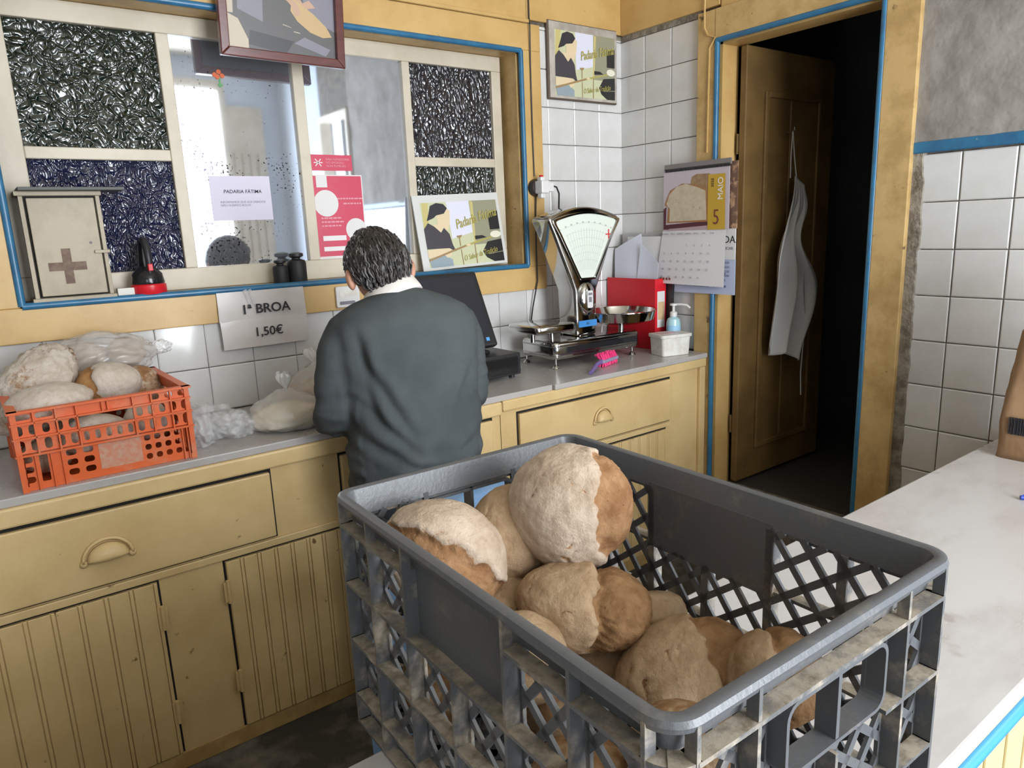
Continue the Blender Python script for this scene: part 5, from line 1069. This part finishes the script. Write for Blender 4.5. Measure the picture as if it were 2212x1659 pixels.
for j in range(NV):
    for i in range(NU): k = j * (NU + 1) + i; fs.append((k, k + 1, k + NU + 2, k + NU + 1))
o = MB().add(vs, fs).build('cloth', m_apron, ap, smooth=True); q = o.modifiers.new('thick', 'SOLIDIFY'); q.thickness = 0.002
MB().tube([(0.085, -0.05, -0.60), (0.10, -0.052, -0.80), (0.085, -0.05, -1.05), (0.095, -0.05, -1.16)], 0.003, 6).build('waist_tie', m_apron, ap)
# ================================================================== the man at the counter
mn = thing('person', 'man seen from behind in a dark green-grey sweater, bent over the counter', 'person', (-1.600, -0.735, 0.0), math.radians(-15))
m_skin = M('skin', (0.52, 0.27, 0.18), 0.5, c2=(0.46, 0.22, 0.145), scale=14, sss=0.15)
m_knit = M('green_grey_knit', (0.076, 0.086, 0.089), 0.9, c2=(0.060, 0.069, 0.072), scale=6, bump=0.35, bscale=420, bdist=0.002, spec=0.2)
m_cuff = M('ribbed_knit', (0.058, 0.076, 0.079), 0.9, bump=0.5, bscale=300, bdist=0.003, spec=0.2)
m_trouser = M('dark_grey_cloth', (0.030, 0.034, 0.042), 0.85); m_shirt = M('white_shirt_cotton', (0.74, 0.69, 0.64), 0.8); m_shoe = M('black_leather', (0.015, 0.013, 0.012), 0.4)
m_hair = M('dark_hair', (0.020, 0.016, 0.014), 0.42, c2=(0.045, 0.038, 0.034), scale=30, stretch=(1, 1, 0.3), bump=0.6, bscale=160); m_hairg = M('greying_hair', (0.13, 0.12, 0.115), 0.42)
def ring(c, a, b, tilt=0.0, n=36, e=2.3):
    out = []
    for j in range(n):
        t = 2 * PI * j / n; ct, st = math.cos(t), math.sin(t)
        x = a * math.copysign(abs(ct) ** (2 / e), ct); y = b * math.copysign(abs(st) ** (2 / e), st)
        out.append((c[0] + x, c[1] + y * math.cos(tilt), c[2] + y * math.sin(tilt)))
    return out
def remesh(mb, voxel, it, name, mat, parent, fn=None):
    me = bpy.data.meshes.new(name); me.from_pydata(mb.v, [], mb.f)
    bm = bmesh.new(); bm.from_mesh(me); bmesh.ops.recalc_face_normals(bm, faces=bm.faces); bm.to_mesh(me); bm.free()
    o = bpy.data.objects.new(name, me); COL.objects.link(o)
    r = o.modifiers.new('r', 'REMESH'); r.mode = 'VOXEL'; r.voxel_size = voxel
    s_ = o.modifiers.new('s', 'SMOOTH'); s_.iterations = it; s_.factor = 0.5
    dg = bpy.context.evaluated_depsgraph_get(); dg.update()
    m2 = bpy.data.meshes.new_from_object(o.evaluated_get(dg)); bpy.data.objects.remove(o)
    if fn:
        nr = [v.normal.copy() for v in m2.vertices]
        for v, q in zip(m2.vertices, nr): v.co = v.co + q * fn(v.co, q)
    m2.materials.clear(); m2.materials.append(mat); m2.name = name
    return link(name, m2, parent, smooth=True)
def ell(mb, c, s, rot=(0, 0, 0)):
    E = Euler(rot).to_matrix(); mb.add([tuple(E @ Vector((n.x * s[0], n.y * s[1], n.z * s[2])) + Vector(c)) for n in ICO3], ICOF3)
TOR = [(0.735, -0.004, 0.176, 0.126), (0.757, -0.008, 0.190, 0.136), (0.82, -0.010, 0.193, 0.140), (0.90, -0.008, 0.188, 0.136), (1.00, -0.003, 0.188, 0.134), (1.08, 0.004, 0.195, 0.134),
       (1.15, 0.016, 0.203, 0.128), (1.20, 0.029, 0.205, 0.117), (1.236, 0.043, 0.184, 0.103), (1.258, 0.054, 0.142, 0.090), (1.274, 0.061, 0.096, 0.079), (1.284, 0.066, 0.066, 0.066)]
ARM_L = [(-0.140, 0.035, 1.190), (-0.180, 0.028, 1.135), (-0.200, 0.016, 1.06), (-0.216, 0.000, 0.975), (-0.212, 0.035, 0.948), (-0.185, 0.105, 0.952), (-0.140, 0.215, 0.968)]
ARM_R = [(0.140, 0.035, 1.190), (0.172, 0.036, 1.135), (0.180, 0.038, 1.06), (0.186, 0.036, 0.980), (0.180, 0.066, 0.952), (0.158, 0.130, 0.955), (0.115, 0.225, 0.970)]
# --- body (skin): one continuous figure
HC = Vector((-0.044, 0.104, 1.343)); HR = Euler((math.radians(-34), math.radians(-6), math.radians(4))).to_matrix()
def headpt(n):
    x, y, z = n.x * 0.072, n.y * 0.091, n.z * 0.109
    if n.z < 0: k = 1 - 0.28 * (-n.z) ** 1.5; x *= k; y = y * (1 - 0.10 * -n.z) + 0.012 * -n.z
    if n.y > 0.5 and abs(n.z) < 0.45: y -= 0.004 * math.exp(-((abs(n.x) - 0.38) / 0.15) ** 2) * math.exp(-((n.z - 0.05) / 0.12) ** 2) * 3
    return Vector((x, y, z))
bd = MB()
bd.loops([ring((0, y, z), a - 0.034, b - 0.034, -0.25 * sstep(1.0, 1.28, z)) for z, y, a, b in TOR])
bd.add([tuple(HR @ headpt(n) + HC) for n in ICO3], ICOF3)
bd.tube([(-0.010, 0.058, 1.215), (-0.022, 0.074, 1.27), (-0.040, 0.094, 1.335)], [0.072, 0.060, 0.060], 20)
for sx in (-1, 1): ell(bd, HR @ Vector((sx * 0.088, -0.010, -0.016)) + HC, (0.013, 0.020, 0.034), (math.radians(-30), sx * 0.25, sx * 0.3))
bd.tube([tuple(HR @ Vector(q) + HC) for q in ((0, 0.088, 0.030), (0, 0.108, -0.010), (0, 0.112, -0.028))], [0.008, 0.012, 0.015], 10)
ell(bd, HR @ Vector((0, 0.090, -0.062)) + HC, (0.024, 0.010, 0.006)); ell(bd, HR @ Vector((0, 0.078, -0.100)) + HC, (0.022, 0.016, 0.016))
for sx in (-1, 1): ell(bd, HR @ Vector((sx * 0.032, 0.083, 0.014)) + HC, (0.013, 0.010, 0.008)); ell(bd, HR @ Vector((sx * 0.030, 0.089, 0.034)) + HC, (0.020, 0.008, 0.006))
for A_, sg_ in ((ARM_L, -1), (ARM_R, 1)):
    bd.tube(A_, [0.046, 0.044, 0.040, 0.036, 0.038, 0.038, 0.028], 18)
    w_ = Vector(A_[-1]); dirn = (w_ - Vector(A_[-2])).normalized(); side = dirn.cross(Vector((0, 0, 1))).normalized()
    palm = w_ + dirn * 0.045; ell(bd, palm, (0.040, 0.046, 0.017), (0, 0, math.atan2(-dirn.x, dirn.y)))
    for k, (off, ln_) in enumerate(((-0.030, 0.066), (-0.010, 0.078), (0.010, 0.074), (0.029, 0.058))):
        b0 = palm + dirn * 0.032 + side * off; bd.tube([b0, b0 + dirn * ln_ * 0.45 + Vector((0, 0, 0.006)), b0 + dirn * ln_ * 0.75 + Vector((0, 0, -0.010)), b0 + dirn * ln_ * 0.92 + Vector((0, 0, -0.030))], [0.0095, 0.009, 0.0085, 0.0075], 10)
    b0 = palm - dirn * 0.018 - side * sg_ * 0.034; bd.tube([b0, b0 - side * sg_ * 0.022 + dirn * 0.026, b0 - side * sg_ * 0.024 + dirn * 0.055 + Vector((0, 0, -0.012))], [0.0125, 0.011, 0.009], 10)
LEGS = lambda sx: [(sx * 0.082, -0.004, 0.74), (sx * 0.088, 0.004, 0.58), (sx * 0.092, 0.016, 0.40), (sx * 0.095, 0.0, 0.22), (sx * 0.098, -0.012, 0.06)]
for sx in (-1, 1): bd.tube(LEGS(sx), [0.082, 0.074, 0.054, 0.052, 0.038], 18)
remesh(bd, 0.0055, 3, 'body', m_skin, mn)
# --- sweater
sw_ = MB(); sw_.loops([ring((0, y, z), a, b, -0.25 * sstep(1.0, 1.28, z)) for z, y, a, b in TOR])
sw_.tube(ARM_L[:6] + [(-0.170, 0.135, 0.957)], [0.072, 0.066, 0.062, 0.057, 0.059, 0.056, 0.054], 20); sw_.tube(ARM_R[:6] + [(0.146, 0.155, 0.959)], [0.072, 0.064, 0.060, 0.056, 0.058, 0.055, 0.052], 20)
def folds(p, q):
    d = 0.0
    if abs(p.x) < 0.21:
        u = p.x * 0.62 + p.z * 0.78; v = p.x * 0.78 - p.z * 0.62
        back = sstep(0.02, -0.06, p.y)
        d += 0.016 * back * sstep(1.16, 0.98, p.z) * noise.noise((v * 13, u * 2.6, 1.7))
        d += 0.009 * back * sstep(0.95, 0.80, p.z) * noise.noise((p.x * 4, p.z * 26, 5.1))
        d += 0.006 * math.sin((p.z - 0.745) * 45) * sstep(0.80, 0.755, p.z) * 0.5
        for (ax_, az, bx_, bz, w_, dp) in ((-0.15, 1.13, -0.03, 0.90, 0.013, 0.009), (-0.17, 1.02, -0.01, 0.84, 0.012, 0.009), (-0.18, 0.93, 0.02, 0.79, 0.012, 0.008), (-0.10, 0.84, 0.12, 0.80, 0.010, 0.006), (0.17, 1.10, 0.10, 0.98, 0.014, 0.006), (0.17, 0.90, 0.04, 0.80, 0.012, 0.006), (-0.155, 1.20, -0.135, 1.08, 0.012, 0.010)):
            ux, uz = bx_ - ax_, bz - az; tt = max(0.0, min(1.0, ((p.x - ax_) * ux + (p.z - az) * uz) / (ux * ux + uz * uz)))
            ds = math.hypot(p.x - ax_ - ux * tt, p.z - az - uz * tt) * (1 + 0.25 * noise.noise(p * 14)); en = math.sin(PI * min(1, max(0, tt * 0.86 + 0.07)))
            d += back * en * dp * (-math.exp(-(ds / w_) ** 2) + 0.7 * math.exp(-((ds - 2.1 * w_) / (w_ * 1.2)) ** 2))
        d -= 0.014 * back * math.exp(-(((p.x + 0.150) * 0.9 + (p.z - 1.08) * 0.25) / 0.018) ** 2) * sstep(0.92, 1.0, p.z) * sstep(1.2, 1.12, p.z)
    if abs(p.x) > 0.165 and p.z < 1.15:
        d += 0.011 * sstep(1.12, 1.0, p.z) * noise.noise((p.x * 8, p.y * 8, p.z * 34)) + 0.003 * noise.noise((p.x * 25, p.y * 25, p.z * 25))
    return d + 0.002 * noise.noise(p * 18)
swo = remesh(sw_, 0.0075, 5, 'sweater', m_knit, mn, folds)
cu = MB()
for p, dr_, rr in (((-0.172, 0.130, 0.957), Vector((0.45, 0.88, 0.1)), 0.054), ((0.149, 0.150, 0.959), Vector((-0.45, 0.88, 0.1)), 0.052)):
    dr_.normalize(); cu.tube([Vector(p) - dr_ * 0.012, Vector(p) - dr_ * 0.006, Vector(p) + dr_ * 0.018, Vector(p) + dr_ * 0.022], [rr, rr + 0.004, rr + 0.003, rr - 0.006], 24)
cu.build('cuff', m_cuff, mn, smooth=True)
MB().loops([ring((0, -0.004, z), a, b) for z, a, b in ((0.722, 0.174, 0.124), (0.726, 0.181, 0.130), (0.752, 0.186, 0.134), (0.756, 0.178, 0.126))]).build('hem_band', m_cuff, mn, smooth=True)
# --- shirt collar
cl = MB(); ax = Vector((-0.22, 0.34, 0.9)).normalized(); e1 = Vector((1, 0, 0)) - ax * ax.x; e1.normalize(); e2 = ax.cross(e1); c0 = Vector((-0.016, 0.062, 1.262))
L = []
for r_, h in ((0.064, 0.0), (0.063, 0.040), (0.067, 0.046), (0.073, 0.040), (0.082, 0.012), (0.084, 0.0)):
    L.append([c0 + ax * (h + 0.006 * math.cos(2 * PI * j / 40)) + (e1 * math.cos(2 * PI * j / 40) * 1.06 + e2 * math.sin(2 * PI * j / 40)) * r_ for j in range(40)])
cl.loops(L, closed=True).build('shirt_collar', m_shirt, mn, smooth=True)
# --- trousers, shoes
tr_ = MB(); tr_.loops([ring((0, -0.002, z), a, b) for z, a, b in ((0.64, 0.155, 0.105), (0.70, 0.168, 0.120), (0.80, 0.166, 0.118))])
for sx in (-1, 1): tr_.tube(LEGS(sx)[:4] + [(sx * 0.098, -0.012, 0.05)], [0.092, 0.086, 0.070, 0.064, 0.066], 20)
remesh(tr_, 0.010, 4, 'trousers', m_trouser, mn, lambda p, q: 0.004 * noise.noise((p.x * 9, p.y * 9, p.z * 16)))
for sx in (-1, 1):
    s_ = MB(); L = []
    for y, a, h in ((-0.095, 0.020, 0.045), (-0.085, 0.034, 0.070), (-0.03, 0.040, 0.085), (0.05, 0.044, 0.070), (0.12, 0.046, 0.052), (0.165, 0.034, 0.040), (0.180, 0.012, 0.025)):
        L.append([(sx * 0.098 + a * math.cos(2 * PI * j / 20), y - 0.01, max(0.001, h / 2 + h / 2 * math.sin(2 * PI * j / 20))) for j in range(20)])
    s_.loops(L).build('shoe', m_shoe, mn, smooth=True)
# --- hair
def hairline(n):                                            # >0 inside the hair
    back = sstep(0.35, -0.35, n.y)
    lim = 0.50 * (1 - back) - 0.62 * back
    if abs(n.x) > 0.72: lim = max(lim, -0.02 if n.y > -0.30 else -0.40)
    return n.z - lim + 0.05 * noise.noise(n * 6)
vs = []; keep = []
for n in ICO:
    hl = hairline(n); off = 0.004 + 0.017 * sstep(0.0, 0.30, hl) + 0.006 * noise.noise(Vector((n.x * 5, n.y * 5, n.z * 2.6))) * sstep(0, .2, hl) + 0.004 * noise.noise(n * 12)
    p = headpt(n); vs.append(tuple(HR @ (p + p.normalized() * off) + HC)); keep.append(hl > -0.02)
hm = MB(); hm.add(vs, [f for f in ICOF if all(keep[i] for i in f)], m_hair)
rg = random.Random(21)
for k in range(620):
    while True:
        n = Vector((rg.gauss(0, 1), rg.gauss(0, 1), rg.gauss(0, 1))).normalized()
        if hairline(n) > 0.03 and n.y < 0.6: break
    pts = []; cur = n.copy(); ph = rg.uniform(0, 6); sw__ = rg.uniform(-1, 1)
    crown = Vector((0.1, -0.15, 1)).normalized()
    for s_ in range(7):
        p = headpt(cur); lift = 0.018 + 0.005 * math.sin(s_ * 1.3 + ph) + (0.004 if s_ in (5, 6) else 0)
        pts.append(tuple(HR @ (p + p.normalized() * (lift * min(1, 0.35 + hairline(cur) * 2.5 + 0.3))) + HC))
        dv = cur - crown; dv = dv - cur * dv.dot(cur)
        if dv.length < 1e-3: dv = cur.orthogonal()
        dv.normalize(); sd_ = cur.cross(dv)
        cur = (cur + dv * 0.085 + sd_ * 0.045 * math.sin(s_ * 1.1 + ph) + sd_ * 0.02 * sw__).normalized()
    r0 = rg.uniform(0.0022, 0.0042)
    grey = rg.random() < (0.30 if abs(n.x) > 0.35 or n.z < 0.1 else 0.10)
    hm.tube(pts, [r0 * q for q in (0.5, 0.9, 1.0, 1.0, 0.85, 0.55, 0.15)], 5, mat=m_hairg if grey else m_hair)
hm.build('hair', None, mn, smooth=True)
